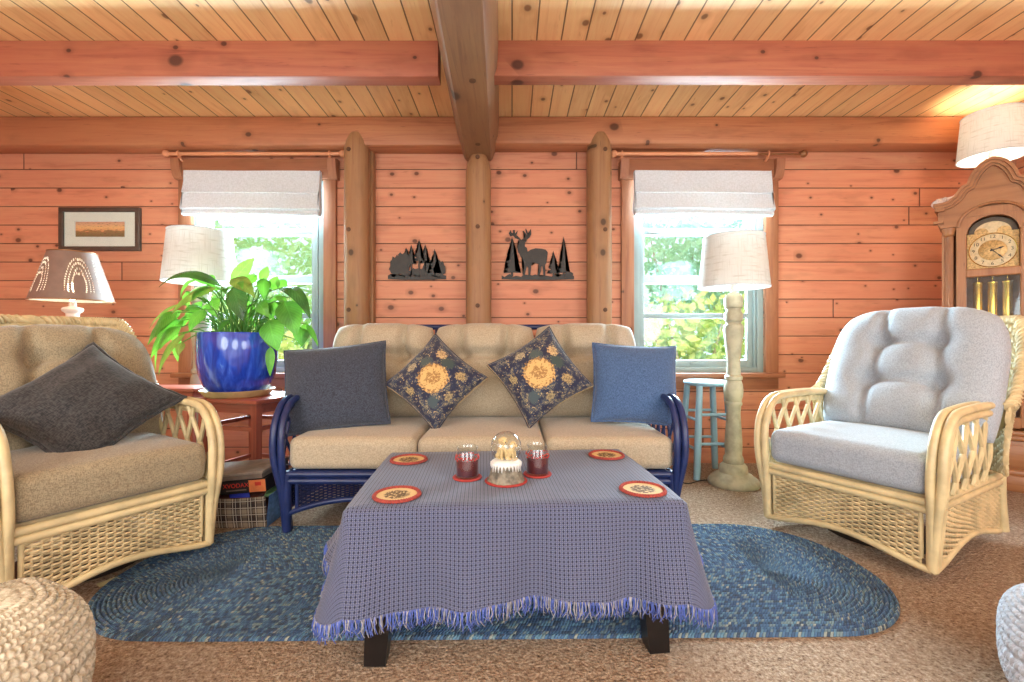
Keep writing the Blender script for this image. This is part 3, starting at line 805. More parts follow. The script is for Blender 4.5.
# forest
wa = empty('metal_wall_art', (-0.735, YB, 1.43), label='dark cut-metal forest silhouette on the wall between the log posts', cat='wall art')
parts = [('tree', pine(-0.155, 0.02, 0.17, 0.075, 6, 1, 0.3)), ('tree', pine(-0.085, 0.02, 0.225, 0.085, 6, 2, 0.42)), ('tree', pine(-0.045, 0.02, 0.245, 0.075, 6, 3, 0.4)),
         ('tree', pine(0.015, 0.02, 0.288, 0.085, 7, 4, 0.42)), ('tree', pine(0.063, 0.02, 0.25, 0.07, 6, 5, 0.42)), ('tree', pine(0.135, 0.02, 0.215, 0.10, 6, 6, 0.12)),
         ('bush', blobpoly(-0.165, 0.10, 0.06, 0.09, 7)), ('bush', blobpoly(-0.105, 0.115, 0.062, 0.11, 8)), ('bush', blobpoly(0.12, 0.075, 0.10, 0.085, 9)), ('bush', blobpoly(0.175, 0.08, 0.055, 0.075, 10)), ('bush', blobpoly(0.0, 0.045, 0.10, 0.045, 11)),
         ('ground_strip', ground(-0.225, 0.225, 0.0, 0.035, 12))]
for i, (nm, poly) in enumerate(parts):
    b = MB(); d = 0.010+0.0012*(i % 4); b.prism(poly, -d-0.006, -d); b.build(nm, M['iron'], wa, smooth=False)
for x in (-0.16, 0.16): b = MB(); b.box((x, -0.006, 0.06), (0.02, 0.012, 0.02)); b.build('mount', M['iron'], wa, smooth=False)
# deer
wb = empty('metal_wall_art', (0.205, YB, 1.43), label='dark cut-metal deer with antlers and pines on the wall right of the middle post', cat='wall art')
def dp(L): return [((x-788)/1024*0.61*1.03*1.0, (278-z)/1024*0.61*1.03*1.75/1.75) for x, z in L]
k = 0.00168
def dq(L): return [((x-785)*k, (276-z)*k) for x, z in L]
body = dq([(735, 150), (750, 140), (772, 134), (800, 136), (818, 140), (828, 152), (826, 176), (822, 182), (822, 200), (816, 212), (814, 226), (817, 262), (808, 262), (806, 232), (802, 214), (797, 218), (797, 240), (790, 258), (780, 258), (788, 232), (786, 206), (770, 202), (758, 198), (752, 214), (748, 258), (738, 258), (738, 222), (730, 214), (728, 232), (722, 256), (712, 256), (719, 228), (718, 196), (712, 186), (702, 172), (700, 160), (690, 152), (692, 142), (704, 138), (712, 128), (716, 118), (722, 126), (732, 132)])
head = dq([(700, 168), (692, 150), (686, 132), (690, 112), (698, 104), (690, 98), (700, 96), (710, 104), (722, 98), (732, 96), (724, 108), (722, 124), (730, 140), (728, 160), (716, 176)])
antl = dq([(700, 102), (692, 92), (678, 88), (668, 76), (656, 80), (648, 66), (656, 50), (662, 64), (670, 64), (668, 50), (676, 50), (678, 66), (690, 52), (684, 74), (698, 86), (706, 98)])
antr = dq([(708, 104), (718, 96), (732, 94), (744, 84), (752, 70), (750, 44), (742, 58), (742, 72), (736, 66), (728, 44), (724, 46), (732, 74), (714, 52), (712, 58), (726, 82), (716, 88), (704, 98)])
for i, (nm, poly) in enumerate([('deer', body), ('deer_head', head), ('antler', antl), ('antler', antr), ('tree', pine(-0.205, 0.02, 0.31, 0.125, 8, 21, 0.1)), ('tree', pine(0.115, 0.02, 0.20, 0.085, 6, 22, 0.12)),
         ('tree', pine(0.195, 0.02, 0.31, 0.085, 9, 23, 0.1)), ('bush', blobpoly(0.235, 0.03, 0.04, 0.035, 24)), ('ground_strip', ground(-0.285, 0.275, 0.0, 0.035, 25))]):
    b = MB(); d = 0.010+0.0012*(i % 4); b.prism(poly, -d-0.006, -d); b.build(nm, M['iron'], wb, smooth=False)
for x in (-0.2, 0.195): b = MB(); b.box((x, -0.006, 0.1), (0.02, 0.012, 0.02)); b.build('mount', M['iron'], wb, smooth=False)

# ================================================================== RUG
def rug():
    R = 32; pitch = 0.44/32; n = 260; b = MB()
    cx, cy, hx, hy, rot = -0.06, 1.885, 1.52, 0.44, 0.012
    def outline(t, off):
        # rounded rectangle whose corner radius shrinks with the ring
        r = 0.40; a, c = hx-r, hy-r
        L = [2*a, PI/2*r, 2*c, PI/2*r]*2; tot = sum(L[:4])*2/1; tot = 2*(2*a+2*c)+2*PI*r
        s = t*tot
        segs = [((-a, -hy), (1, 0), 2*a), ((a, -c), None, PI/2*r, -PI/2), ((hx, -c), (0, 1), 2*c), ((a, c), None, PI/2*r, 0), ((a, hy), (-1, 0), 2*a), ((-a, c), None, PI/2*r, PI/2), ((-hx, c), (0, -1), 2*c), ((-a, -c), None, PI/2*r, PI)]
        for g in segs:
            if s <= g[2] or g is segs[-1]:
                if g[1]: x, y = g[0][0]+g[1][0]*s, g[0][1]+g[1][1]*s
                else:
                    an = g[3]+s/r; x, y = g[0][0]+r*math.cos(an), g[0][1]+r*math.sin(an)
                break
            s -= g[2]
        # inward offset towards the centre line
        k = 1-off/hy
        x2 = (x-max(-(hx-hy), min(hx-hy, x)))*k+max(-(hx-hy), min(hx-hy, x)); y2 = y*k
        return x2, y2, t*tot
    prof = [(0.0, 0.002), (0.12, 0.009), (0.5, 0.014), (0.88, 0.009), (1.0, 0.005)]
    vs = []; uv = []; fs = []
    rings = []
    for k in range(R):
        for (q, z) in prof[:-1] if k < R-1 else prof: rings.append((k+q, 0.002 if (k == 0 and q == 0) else z))
    for (k, z) in rings:
        for i in range(n):
            x, y, s = outline(i/n, k*pitch)
            vs.append((cx+x*math.cos(rot)-y*math.sin(rot), cy+x*math.sin(rot)+y*math.cos(rot)+0.03*max(0, -x/hx-0.6)*(-y/hy), z)); uv.append((s, k+0.001))
    for j in range(len(rings)-1):
        for i in range(n):
            a = j*n+i; c = j*n+(i+1) % n; fs.append((a, c, c+n, a+n))
    b.add(vs, fs, uv)
    return b.build('braided_rug', M['rug'], angle=180)
tag(rug(), 'long blue-grey braided oval rug lying on the carpet under the coffee table', 'rug')
b = MB(); p0 = at(106, 588, 1.75); p1 = at(128, 573, 1.86)
b.bar((-1.60, 1.76, 0.004), (-1.545, 1.87, 0.004), 0.03, 0.006); tag(b.build('floor_strip', M['cream'], smooth=False), 'thin cream strip lying on the carpet at the left end of the rug', 'strip')
# ================================================================== ARMCHAIRS
def arm_curve(x0, xb, yf, yr, zt, off=0.0, xo=0.0):
    """front post rising from the floor corner, arching back to the rear of the arm. off: concentric inset"""
    return [V((x0, yf+off*0.9, 0.05)), V((x0+xb*0.35+xo*0.3, yf-0.004+off, 0.20)), V((x0+xb*0.9+xo, yf-0.022+off, 0.38)), V((x0+xb+xo, yf-0.012+off, zt-0.145)),
            V((x0+xb+xo, yf+0.035+off*0.85, zt-0.055-off*0.35)), V((x0+xb+xo, yf+0.105+off*0.5, zt-0.010-off*0.8)), V((x0+xb*0.95+xo, yf+0.22, zt-off)), V((x0+xb*0.8+xo, (yf+0.22+yr)/2, zt+0.002-off)), V((x0+xb*0.6+xo, yr, zt-0.006-off))]

def armchair(loc, rz, label, fab, cat='armchair', ch=0.70, cz=0.80):
    r = empty('wicker_armchair', loc, rz, label, cat, 'wicker swivel armchairs')
    hw, yf, yb = 0.325, -0.40, 0.38
    # swivel base
    b = MB(); b.lathe([(0.235, 0.0), (0.24, 0.012), (0.235, 0.03), (0.20, 0.036)], 40); b.lathe([(0.06, 0.03), (0.06, 0.19)], 20)
    b.box((0, 0, 0.20), (0.5, 0.07, 0.03)); b.box((0, 0, 0.20), (0.07, 0.55, 0.03)); b.build('swivel_base', M['rubber'], r)
    # frame
    b = MB(); R = 0.016
    def low(t, k=0.05):      # wavy lower edge of the skirt
        return 0.052+k*math.sin(PI*t)**1.5
    for z in (0.315, 0.285): b.tube([(-hw, yf-0.002, z), (hw, yf-0.002, z)], R, 10)
    b.tube([(-hw+0.35*0+2*hw*t, yf-0.004, low(t, 0.05)) for t in [i/16 for i in range(17)]], 0.014, 10)
    for sx in (-1, 1):
        x = sx*hw
        b.tube([(x, yf, 0.05), (x, yf, 0.32)], 0.019, 10)
        for z in (0.315, 0.285): b.tube([(x, yf, z), (x*1.03, yb, z)], R, 10)
        b.tube([(x*1.02, yf+(yb-yf)*t, low(t, 0.06)) for t in [i/16 for i in range(17)]], 0.014, 10)
        b.tube([(x*1.06, yb+0.01, 0.05), (x*1.04, yb, 0.2), (x*1.04, yb-0.01, 0.34), (x*1.06, yb-0.05, 0.66)], 0.019, 10, smooth=4)
        b.tube([(x-sx*0.035, yf+0.004, 0.09), (x-sx*0.035, yf-0.002, 0.28)], 0.009, 8)
        b.tube([(x, yf+0.04, 0.09), (x, yf+0.04, 0.28)], 0.009, 8)
    for z in (0.315, 0.285): b.tube([(-hw, yb, z), (hw, yb, z)], R, 10)
    for i in range(6): b.box((0, yf+0.06+(yb-yf-0.1)*i/5, 0.325), (2*hw-0.02, 0.05, 0.012))
    b.build('rattan_frame', M['rattan'], r)
    # woven skirts
    b = MB(); x0, x1 = -hw+0.035, hw-0.035
    weave(b, lambda u, v: (x0+(x1-x0)*u, yf+0.001, (low((x0+(x1-x0)*u+hw)/(2*hw), 0.05)+0.012)*(1-v)+0.274*v), 22, 17, 0.006, 0.0045, over=0.5)
    b.build('woven_front', M['wick'], r)
    for sx in (-1, 1):
        b = MB()
        weave(b, lambda u, v: (sx*hw*1.02, yf+0.045+(yb-yf-0.06)*u, (low(0.06+0.9*u, 0.06)+0.012)*(1-v)+0.274*v), 26, 17, 0.006, 0.0045, over=0.5)
        b.build('woven_side', M['wick'], r)
    # arms
    for sx in (-1, 1):
        b = MB()
        for off, xo in ((0.0, 0.004), (0.034, 0.0), (0.0, -0.030)):
            pts = [V((sx*p.x, p.y, p.z)) for p in arm_curve(hw, 0.035, yf, 0.20, 0.665, off, xo)]
            b.tube(pts, 0.0175, 10, smooth=5)
        for q in (0.30, 0.335): b.tube([(sx*(hw+0.02+0.02*math.cos(a)), yf+0.005+0.024*math.sin(a), q) for a in [i*PI/6 for i in range(12)]], 0.004, 5, closed=True)
        a = b.build('arm', M['rattan'], r)
        b = MB()
        xs = sx*(hw+0.018)
        def L(y0, z0, y1, z1):
            o = 0.006
            b.tube([(xs-sx*o, y0, z0), ((xs+sx*o), (y0+y1)/2, (z0+z1)/2), (xs-sx*o, y1, z1)], 0.0105, 7, smooth=3)
        zt, zb_ = 0.645, 0.325; st = 0.118; y = -0.40
        for i in range(7):
            y0 = -0.48+i*st
            for sgn in (1, -1):
                ya, yb2 = (y0, y0+0.17) if sgn > 0 else (y0+0.17, y0)
                # clip to the opening under the arch
                t0, t1 = 0.0, 1.0
                lo_, hi_ = -0.375, 0.215
                d = yb2-ya
                ta, tb = (lo_-ya)/d, (hi_-ya)/d
                t0 = max(t0, min(ta, tb)); t1 = min(t1, max(ta, tb))
                def top(yv): return zt if yv > -0.30 else zt-0.09*((-0.30-yv)/0.075)**2
                while t1 > t0 and zb_+(zt-zb_)*t1 > top(ya+d*t1): t1 -= 0.02
                if t1-t0 > 0.15: L(ya+d*t0, zb_+(zt-zb_)*t0, ya+d*t1, zb_+(zt-zb_)*t1)
        b.build('lattice', M['rattan'], a)
    # woven back shell
    def plan(t):     # t -1..1 around the back
        a = t*PI/2*1.04; x = 0.395*math.copysign(abs(math.sin(a))**0.60, t); y = 0.13+0.25*abs(math.cos(a))**0.7*(1 if abs(t) < 0.965 else -0.3)
        return x, y
    def toph(t):
        s = min(1, max(0, (abs(t)-0.50)/0.50)); s = s*s*(3-2*s); return 1.055-0.40*s
    def shell(u, v, out=0.0):
        t = 2*u-1; x, y = plan(t); z0 = 0.34 if abs(t) < 0.8 else 0.34+0.30*((abs(t)-0.8)/0.2); z = z0+(toph(t)-z0)*v
        lean = 0.46*max(0, z-0.45)
        k = 1+0.10*max(0, z-0.5)
        return (x*k*(1+out), y+lean+out*0.5, z)
    b = MB(); weave(b, lambda u, v: shell(u, v), 46, 38, 0.005, 0.005, over=0.66); b.build('woven_back', M['wick'], r)
    b = MB(); pts = [V(shell(i/50, 1.0)) for i in range(51)]
    b.tube(pts, 0.019, 10)
    for s_ in range(3):      # braid wrapped round the rim
        pr = []
        for i in range(301):
            t = i/300; p = V(shell(t, 1.0)); q = V(shell(min(1, t+0.004), 1.0))-V(shell(max(0, t-0.004), 1.0)); q.normalize()
            n1 = q.cross(V((0, 1, 0.2))).normalized(); n2 = q.cross(n1); an = t*2*PI*34+s_*2*PI/3
            pr.append(p+(n1*math.cos(an)+n2*math.sin(an))*0.020)
        b.tube(pr, 0.0068, 5)
    b.build('rolled_rim', M['wick'], r)
    # cushions
    b = MB(); b.rbox((0.635, 0.66, 0.165), 0.045, (0, -0.085, 0.418), crown=0.022); b.build('seat_cushion', fab, r, weld=True, angle=180)
    b = MB(); tufted(b, 0.725, ch, 0.19, [(-0.12, 0.13), (0.12, 0.13), (-0.145, -0.09), (0.145, -0.09)], top_round=0.30, bot_round=0.10, back=0.22)
    o = b.build('back_cushion', fab, r, weld=True, angle=180, loc=(0.022, 0.285+(cz-0.80)*0.4, cz), rot=(-0.42, 0, 0))
    return r
armchair((1.824, 2.26, 0), math.radians(-59.8), 'pale wicker armchair with grey cushions standing in front of the grandfather clock', M['rightfab'])
armchair((-1.85, 1.96, 0), math.radians(60.0), 'pale wicker armchair with taupe cushions and a dark pillow, in front of the brown lamp', M['leftfab'], ch=0.63, cz=0.728).scale = (0.95, 1, 1)

# ================================================================== SOFA
SX, SY = -0.16, 2.64
s = empty('rattan_sofa', (SX, SY, 0), 0, 'blue rattan three-seat sofa with beige cushions standing against the log posts', 'sofa')
b = MB(); hw, yf, yb = 0.945, -0.405, 0.36
def slow(t): return 0.10+0.075*(1-min(1, max(abs(2*t-1)-0.62, 0)/0.38)**2)
for z in (0.295, 0.262): b.tube([(-hw, yf, z), (hw, yf, z)], 0.017, 10)
b.tube([(-hw+2*hw*i/40, yf-0.002, slow(i/40)) for i in range(41)], 0.013, 10)
for z in (0.295,): b.tube([(-hw, yb, z), (hw, yb, z)], 0.017, 10)
for sx in (-1, 1):
    b.tube([(sx*hw, yf, 0.295), (sx*hw, yb, 0.295)], 0.017, 10); b.tube([(sx*hw, yf, 0.13), (sx*hw, yb, 0.13)], 0.013, 10)
    b.tube([(sx*hw, yb, 0.0), (sx*hw, yb, 0.3), (sx*hw, yb+0.05, 0.65), (sx*0.92, yb+0.12, 0.92), (sx*0.82, yb+0.15, 1.025), (sx*0.6, yb+0.155, 1.045), (0, yb+0.155, 1.045)], 0.019, 10, smooth=5)
    b.tube([(sx*(hw-0.05), yf-0.003, 0.11), (sx*(hw-0.05), yf-0.003, 0.26)], 0.009, 8)
b.tube([(-hw, yb+0.05, 0.65), (hw, yb+0.05, 0.65)], 0.014, 8)
for i in range(15):
    x = -0.85+1.7*i/14; b.tube([(x, yb, 0.30), (x, yb+0.05, 0.65), (x, yb+0.15, 1.04)], 0.009, 6, smooth=3)
for i in range(8): b.box((0, yf+0.05+(yb-yf-0.1)*i/7, 0.302), (2*hw-0.02, 0.05, 0.012))
b.build('rattan_frame', M['bluerattan'], s)
b = MB(); x0, x1 = -hw+0.05, hw-0.05
weave(b, lambda u, v: (x0+(x1-x0)*u, yf+0.001, (slow((x0+(x1-x0)*u+hw)/(2*hw))+0.010)*(1-v)+0.25*v), 84, 12, 0.004, 0.0034, over=0.42)
b.build('woven_front', M['bluewick'], s)
for sx in (-1, 1):
    b = MB(); weave(b, lambda u, v: (sx*hw, yf+0.03+(yb-yf-0.05)*u, 0.14+0.14*v), 30, 12, 0.004, 0.0036); b.build('woven_side', M['bluewick'], s)
    b = MB()
    for off, xo in ((0.0, 0.012), (0.036, 0.0), (0.0, -0.026)):
        pts = [V((sx*p.x, p.y, max(p.z, 0.016))) for p in arm_curve(hw+0.005, 0.042, yf, 0.36, 0.655, off, xo)]
        pts[0].z = 0.016
        b.tube(pts, 0.0175, 10, smooth=5)
    b.tube([(sx*hw, yf, 0.016), (sx*hw, yf, 0.30)], 0.021, 10)
    a = b.build('arm', M['bluerattan'], s)
    b = MB()
    for i in range(8):
        for sg in (1, -1):
            y0 = -0.38+i*0.088; ya, y1 = (y0, y0+0.15) if sg > 0 else (y0+0.15, y0)
            if min(ya, y1) < -0.385 or max(ya, y1) > 0.36: continue
            zt = 0.63 if max(y1, -1) > -0.28 else 0.56
            b.tube([(sx*(hw+0.04), ya, 0.31), (sx*(hw+0.052), (ya+y1)/2, (0.31+zt)/2), (sx*(hw+0.055), y1, zt)], 0.0085, 6)
    b.build('lattice', M['bluerattan'], a)
for i in range(3):
    b = MB(); b.rbox((0.630, 0.68, 0.16), 0.04, (-0.632+0.634*i+0.006, -0.075, 0.395), crown=0.018)
    b.build('seat_cushion', M['sofafab'], s, weld=True, angle=180)
for i in range(3):
    b = MB(); tufted(b, 0.655, 0.60, 0.23, [(-0.14, 0.085), (0.14, 0.085)], side=True, cre=0.5, top_round=0.16, bot_round=0.06, back=0.30, dimple=0.55)
    b.build('back_cushion', M['sofafab'], s, weld=True, angle=180, loc=(-0.655+0.640*i, 0.245, 0.765), rot=(-0.22, 0, 0.02*(i-1)))

# ================================================================== THROW PILLOWS
def pillow(loc, w, h, t, mat, label, tilt, roll, yaw, pinch=0.07, edge=None, er=0.006, wr=0.0, seed=0, group='sofa throw pillows', flange=False):
    e = MB(); pillow_mesh(e, w, h, t, pinch, wr=wr, seed=seed)
    rot = (Matrix.Rotation(yaw, 3, 'Z') @ Matrix.Rotation(-tilt, 3, 'X') @ Matrix.Rotation(roll, 3, 'Y')).to_euler()
    o = tag(e.build('throw_pillow', mat, weld=True, angle=180, loc=loc, rot=rot), label, 'pillow', group)
    e = MB()
    if flange:
        pillow_edge(e, w*0.995, h*0.995, pinch, er, 0.003, n=24)
    else: pillow_edge(e, w, h, pinch, er)
    e.build('edging', edge or mat, o, angle=180)
    return o
pillow((-0.965, 2.50, 0.700), 0.55, 0.48, 0.21, M['char'], 'charcoal square pillow at the plant end of the sofa', 0.38, -0.11, 0.12, 0.05, seed=1)
pillow((-0.43, 2.56, 0.725), 0.415, 0.415, 0.20, M['floral'], 'navy floral pillow standing on its corner beside the charcoal pillow', 0.42, math.radians(45-4), 0.0, 0.10, M['floral'], 0.005, seed=2)
pillow((0.155, 2.56, 0.757), 0.43, 0.43, 0.20, M['floral'], 'navy floral pillow standing on its corner beside the blue pillow', 0.38, math.radians(45+11), -0.05, 0.10, M['floral'], 0.005, seed=3)
pillow((0.68, 2.53, 0.715), 0.465, 0.455, 0.21, M['bluefab'], 'blue tweed square pillow at the stool end of the sofa', 0.36, 0.05, -0.08, 0.06, seed=4)
pillow((-1.815, 1.94, 0.68), 0.485, 0.485, 0.19, M['chardark'], 'dark ribbed pillow with flanged edge lying on the taupe armchair', 0.72, math.radians(44), 0.62, 0.13, M['chardark'], 0.011, wr=0.014, seed=5, group='armchair pillows', flange=True)
# ================================================================== COFFEE TABLE
TX, TY, TR = 0.0, 1.715, math.radians(3.8)
t = empty('coffee_table', (TX, TY, 0), TR, 'black wooden coffee table standing under the blue throw on the braided rug', 'coffee table')
TA, TB, TZ = 0.505, 0.335, 0.450
b = MB(); b.box((0, 0, TZ-0.0125), (2*TA, 2*TB, 0.025), bev=0.006); b.build('tabletop', M['black'], t)
b = MB()
for sy in (-1, 1): b.box((0, sy*0.285, 0.385), (0.86, 0.02, 0.08), bev=0.003)
for sx in (-1, 1): b.box((sx*0.43, 0, 0.385), (0.02, 0.55, 0.08), bev=0.003)
b.build('apron', M['black'], t)
b = MB(); b.box((0, 0, 0.185), (0.84, 0.54, 0.02), bev=0.004); b.build('lower_shelf', M['black'], t)
for sx in (-1, 1):
    for sy in (-1, 1):
        z0 = 0.0 if sy < 0 else 0.016
        b = MB(); b.bar((sx*0.425, sy*0.335, z0), (sx*0.405, sy*0.285, 0.425), 0.062, 0.062, (0, 1, 0), 0.098, 0.09)
        b.build('leg', M['black'], t, smooth=False)

# blue throw used as a tablecloth, with fringe
CA, CB, CZ = 0.515, 0.342, 0.456
def perim():
    L = []
    def side(p0, p1, nrm, n):
        for i in range(n): q = i/n; L.append((V(p0).lerp(V(p1), q), V(nrm), q, 's'))
    def corner(p, a0, n=18):
        for i in range(n):
            a = a0+PI/2*i/n; L.append((V(p), V((math.cos(a), math.sin(a), 0)), i/n, 'c'))
    r = 0.012; a, c = CA-r, CB-r
    side((-a, -c, 0), (a, -c, 0), (0, -1, 0), 110); corner((a, -c, 0), -PI/2)
    side((a, -c, 0), (a, c, 0), (1, 0, 0), 56); corner((a, c, 0), 0)
    side((a, c, 0), (-a, c, 0), (0, 1, 0), 80); corner((-a, c, 0), PI/2)
    side((-a, c, 0), (-a, -c, 0), (-1, 0, 0), 56); corner((-a, -c, 0), PI)
    return [(p, n, q, k, r) for p, n, q, k in L]
PER = perim(); NP = len(PER); NV = 16
def drape(i, f):
    p, n, q, k, r = PER[i % NP]
    front = n.y < -0.9; back = n.y > 0.9
    if k == 's':
        ov = 0.305 if (front or back) else 0.225
        e = min(q, 1-q)*(2*CA if (front or back) else 2*CB)      # distance from the corner
        cw = math.exp(-(e/0.11)**2)
        fl = (0.020 if (front or back) else 0.105)+(0.050 if (front or back) else -0.035)*cw; L = ov*(1-cw)+0.298*cw
        if front: L += 0.012*math.sin(q*7.0+0.6)*(1-cw)
        ripple = 0.022*math.sin(q*(19 if (front or back) else 11)+0.9)*f**1.3*(1-cw)+0.006*math.sin(q*43)*f
    else:
        cw = math.sin(PI*q); fl = 0.070+0.012*cw; L = 0.300*(1+0.05*cw); ripple = 0.0
    out = fl*f**1.25+ripple
    d = L*f
    rr = 0.014
    if d < rr*PI/2:
        a = d/rr; ox, dz = rr*math.sin(a), rr*(1-math.cos(a))
    else: ox, dz = rr, rr+(d-rr*PI/2)
    ox += out
    m = n if k == 'c' else n
    return V((p.x+m.x*(r+ox-rr*0.5), p.y+m.y*(r+ox-rr*0.5), CZ-dz*0.985)), d
b = MB(); vs = []; uv = []; fs = []
# top: concentric loops shrinking to the centre
K = 8
for k in range(K):
    s_ = k/K
    for i in range(NP):
        p, n, q, kk, r = PER[i]; x = (p.x+n.x*r*0.4)*s_; y = (p.y+n.y*r*0.4)*s_
        vs.append((x, y, CZ+0.0008*math.sin(x*30)*math.sin(y*26))); uv.append((x, y))
for j in range(NV+1):
    for i in range(NP):
        w_, d = drape(i, j/NV); p, n, q, kk, r = PER[i]
        vs.append(w_); uv.append((p.x+n.x*d, p.y+n.y*d))
for j in range(K+NV):
    for i in range(NP):
        a = j*NP+i; c = j*NP+(i+1) % NP; fs.append((a, c, c+NP, a+NP))
b.add(vs, fs, uv)
cl = b.build('tablecloth', M['throw'], None, angle=180)
cl.location = (TX, TY, 0); cl.rotation_euler = (0, 0, TR)
tag(cl, 'woven blue fringed throw draped over the coffee table', 'tablecloth')
rn = random.Random(11); b = MB(); b2 = MB()
for i in range(NP):
    for rep in range(4):
        f0 = rn.random(); A = drape(i, 1.0)[0].lerp(drape(i+1, 1.0)[0], f0); n = PER[i][1]
        L = rn.uniform(0.028, 0.050); tn = V((-n.y, n.x, 0)); s1 = rn.uniform(-0.012, 0.012); s2 = rn.uniform(-0.016, 0.016)
        pts = [A+V((0, 0, 0.006)), A+tn*s1*0.5+n*rn.uniform(-0.004, 0.008)+V((0, 0, -L*0.5)), A+tn*s2+n*rn.uniform(-0.006, 0.010)+V((0, 0, -L))]
        (b if rn.random() < 0.62 else b2).tube(pts, [0.0017, 0.0016, 0.0010], 3, smooth=2)
b.cur = 0
for vs_i in [0]:
    o_ = len(b.v); b.v += b2.v; b.f += [[o_+q for q in f] for f in b2.f]; b.mi += [1]*len(b2.f); b.uv += b2.uv
tag(b.build('fringe', [M['fringe'], M['fringe2']], cl, angle=180), kind='stuff')

# coasters
def coaster(x, y, label, rz):
    c = empty('braided_coaster', (x, y, CZ+0.001), rz, label, 'coaster', 'braided coasters')
    b = MB(); b.lathe([(0.0, 0.0), (0.066, 0.0), (0.066, 0.005), (0.0, 0.0055)], 40); b.build('coaster_face', M['coastface'], c)
    b = MB(); N = 160
    for s_ in range(3):
        pts = []
        for i in range(N):
            a = 2*PI*i/N; ph = a*18+s_*2*PI/3; rr = 0.0695+0.0045*math.sin(ph); pts.append((rr*math.cos(a), rr*math.sin(a), 0.006+0.0030*math.cos(2*ph)))
        b.tube(pts, 0.0032, 5, closed=True)
    b.build('braided_rim', M['redbraid'], c, angle=180)
coaster(-0.366, 1.448, 'red-rimmed pinecone coaster on the throw, front corner at the plant side', 0.3)
coaster(0.431, 1.500, 'red-rimmed pinecone coaster on the throw, front corner at the right armchair side', 1.2)
coaster(-0.425, 1.875, 'red-rimmed pinecone coaster on the throw, far corner at the charcoal pillow side', 2.0)
coaster(0.405, 1.950, 'red-rimmed pinecone coaster on the throw, far corner at the blue pillow side', 0.8)
def redmat(x, y, r, label):
    b = MB(); b.lathe([(0, 0), (r, 0), (r+0.002, 0.003), (r, 0.006), (r-0.008, 0.0065), (r-0.010, 0.005), (0, 0.005)], 40)
    tag(b.build('red_coaster', M['redmat'], None, loc=(x, y, CZ+0.001)), label, 'coaster', 'plain red coasters')
redmat(-0.161, 1.640, 0.051, 'round red mat under the candle jar at the left of the snow globe')
redmat(0.094, 1.680, 0.051, 'round red mat under the candle jar at the right of the snow globe')
redmat(-0.021, 1.600, 0.073, 'large round red mat under the snow globe')
def candle(x, y, label):
    c = empty('candle_jar', (x, y, CZ+0.0065), 0, label, 'candle', 'red candles in glass jars')
    b = MB(); b.lathe([(0.0, 0.0), (0.036, 0.0), (0.041, 0.004), (0.041, 0.082), (0.036, 0.092), (0.0355, 0.098), (0.039, 0.104), (0.039, 0.108), (0.0375, 0.108)], 36, cap=False); b.build('glass_jar', M['glass'], c)
    b = MB(); b.lathe([(0.0, 0.0065), (0.0385, 0.0065), (0.0395, 0.062), (0.034, 0.060), (0.0, 0.059)], 30, cap=False); b.build('wax', M['wax'], c)
    b = MB(); b.tube([(0, 0, 0.05), (0.001, 0, 0.066)], 0.0012, 6); b.build('wick', M['ink'], c)
    b = MB(); r = random.Random(int(x*1000))
    for i in range(46):
        a = 2*PI*i/46+r.uniform(-.05, .05); b.ball((0.0418*math.cos(a), 0.0418*math.sin(a), 0.069+r.uniform(-0.007, 0.007)), 0.0028, 6)
    b.build('berry_band', M['berry'], c)
candle(-0.161, 1.640, 'dark red candle in a glass jar at the left of the snow globe')
candle(0.094, 1.680, 'dark red candle in a glass jar at the right of the snow globe')
g = empty('snow_globe', (-0.021, 1.600, CZ+0.0065), 0.1, 'snow globe with two cream puppies on a bark stump base', 'snow globe')
b = MB()
def SP(u, v):
    a = 2*PI*u; z = 0.056*v; r = 0.062-0.014*min(1, v*1.2)+0.006*max(0, 0.25-v)*4*abs(math.sin(2.5*a)); r += 0.0016*math.sin(17*a+v*3)+0.001*math.sin(41*a)
    return (r*math.cos(a), r*math.sin(a), z)
b.grid(SP, 90, 10, closed=True); b.lathe([(0, 0.056), (0.048, 0.056)], 40, cap=False); b.lathe([(0.062, 0.0), (0.0, 0.0)], 40, cap=False); b.build('stump_base', M['stump'], g, angle=180)
b = MB(); b.lathe([(0.0, 0.054), (0.047, 0.054), (0.052, 0.059), (0.05, 0.067), (0.042, 0.071), (0.0, 0.071)], 40, cap=False)
r = random.Random(4)
for i in range(26):
    a = 2*PI*i/26; L = r.uniform(0.008, 0.024); b.tube([(0.0505*math.cos(a), 0.0505*math.sin(a), 0.062), (0.0515*math.cos(a), 0.0515*math.sin(a), 0.056), (0.0535*math.cos(a), 0.0535*math.sin(a), 0.058-L)], [0.005, 0.0042, 0.001], 6)
b.build('snow_drip', M['snow'], g, angle=180)
b = MB(); b.ball((0, 0, 0.115), 0.055, 48); b.build('glass_globe', M['glass'], g, angle=180)
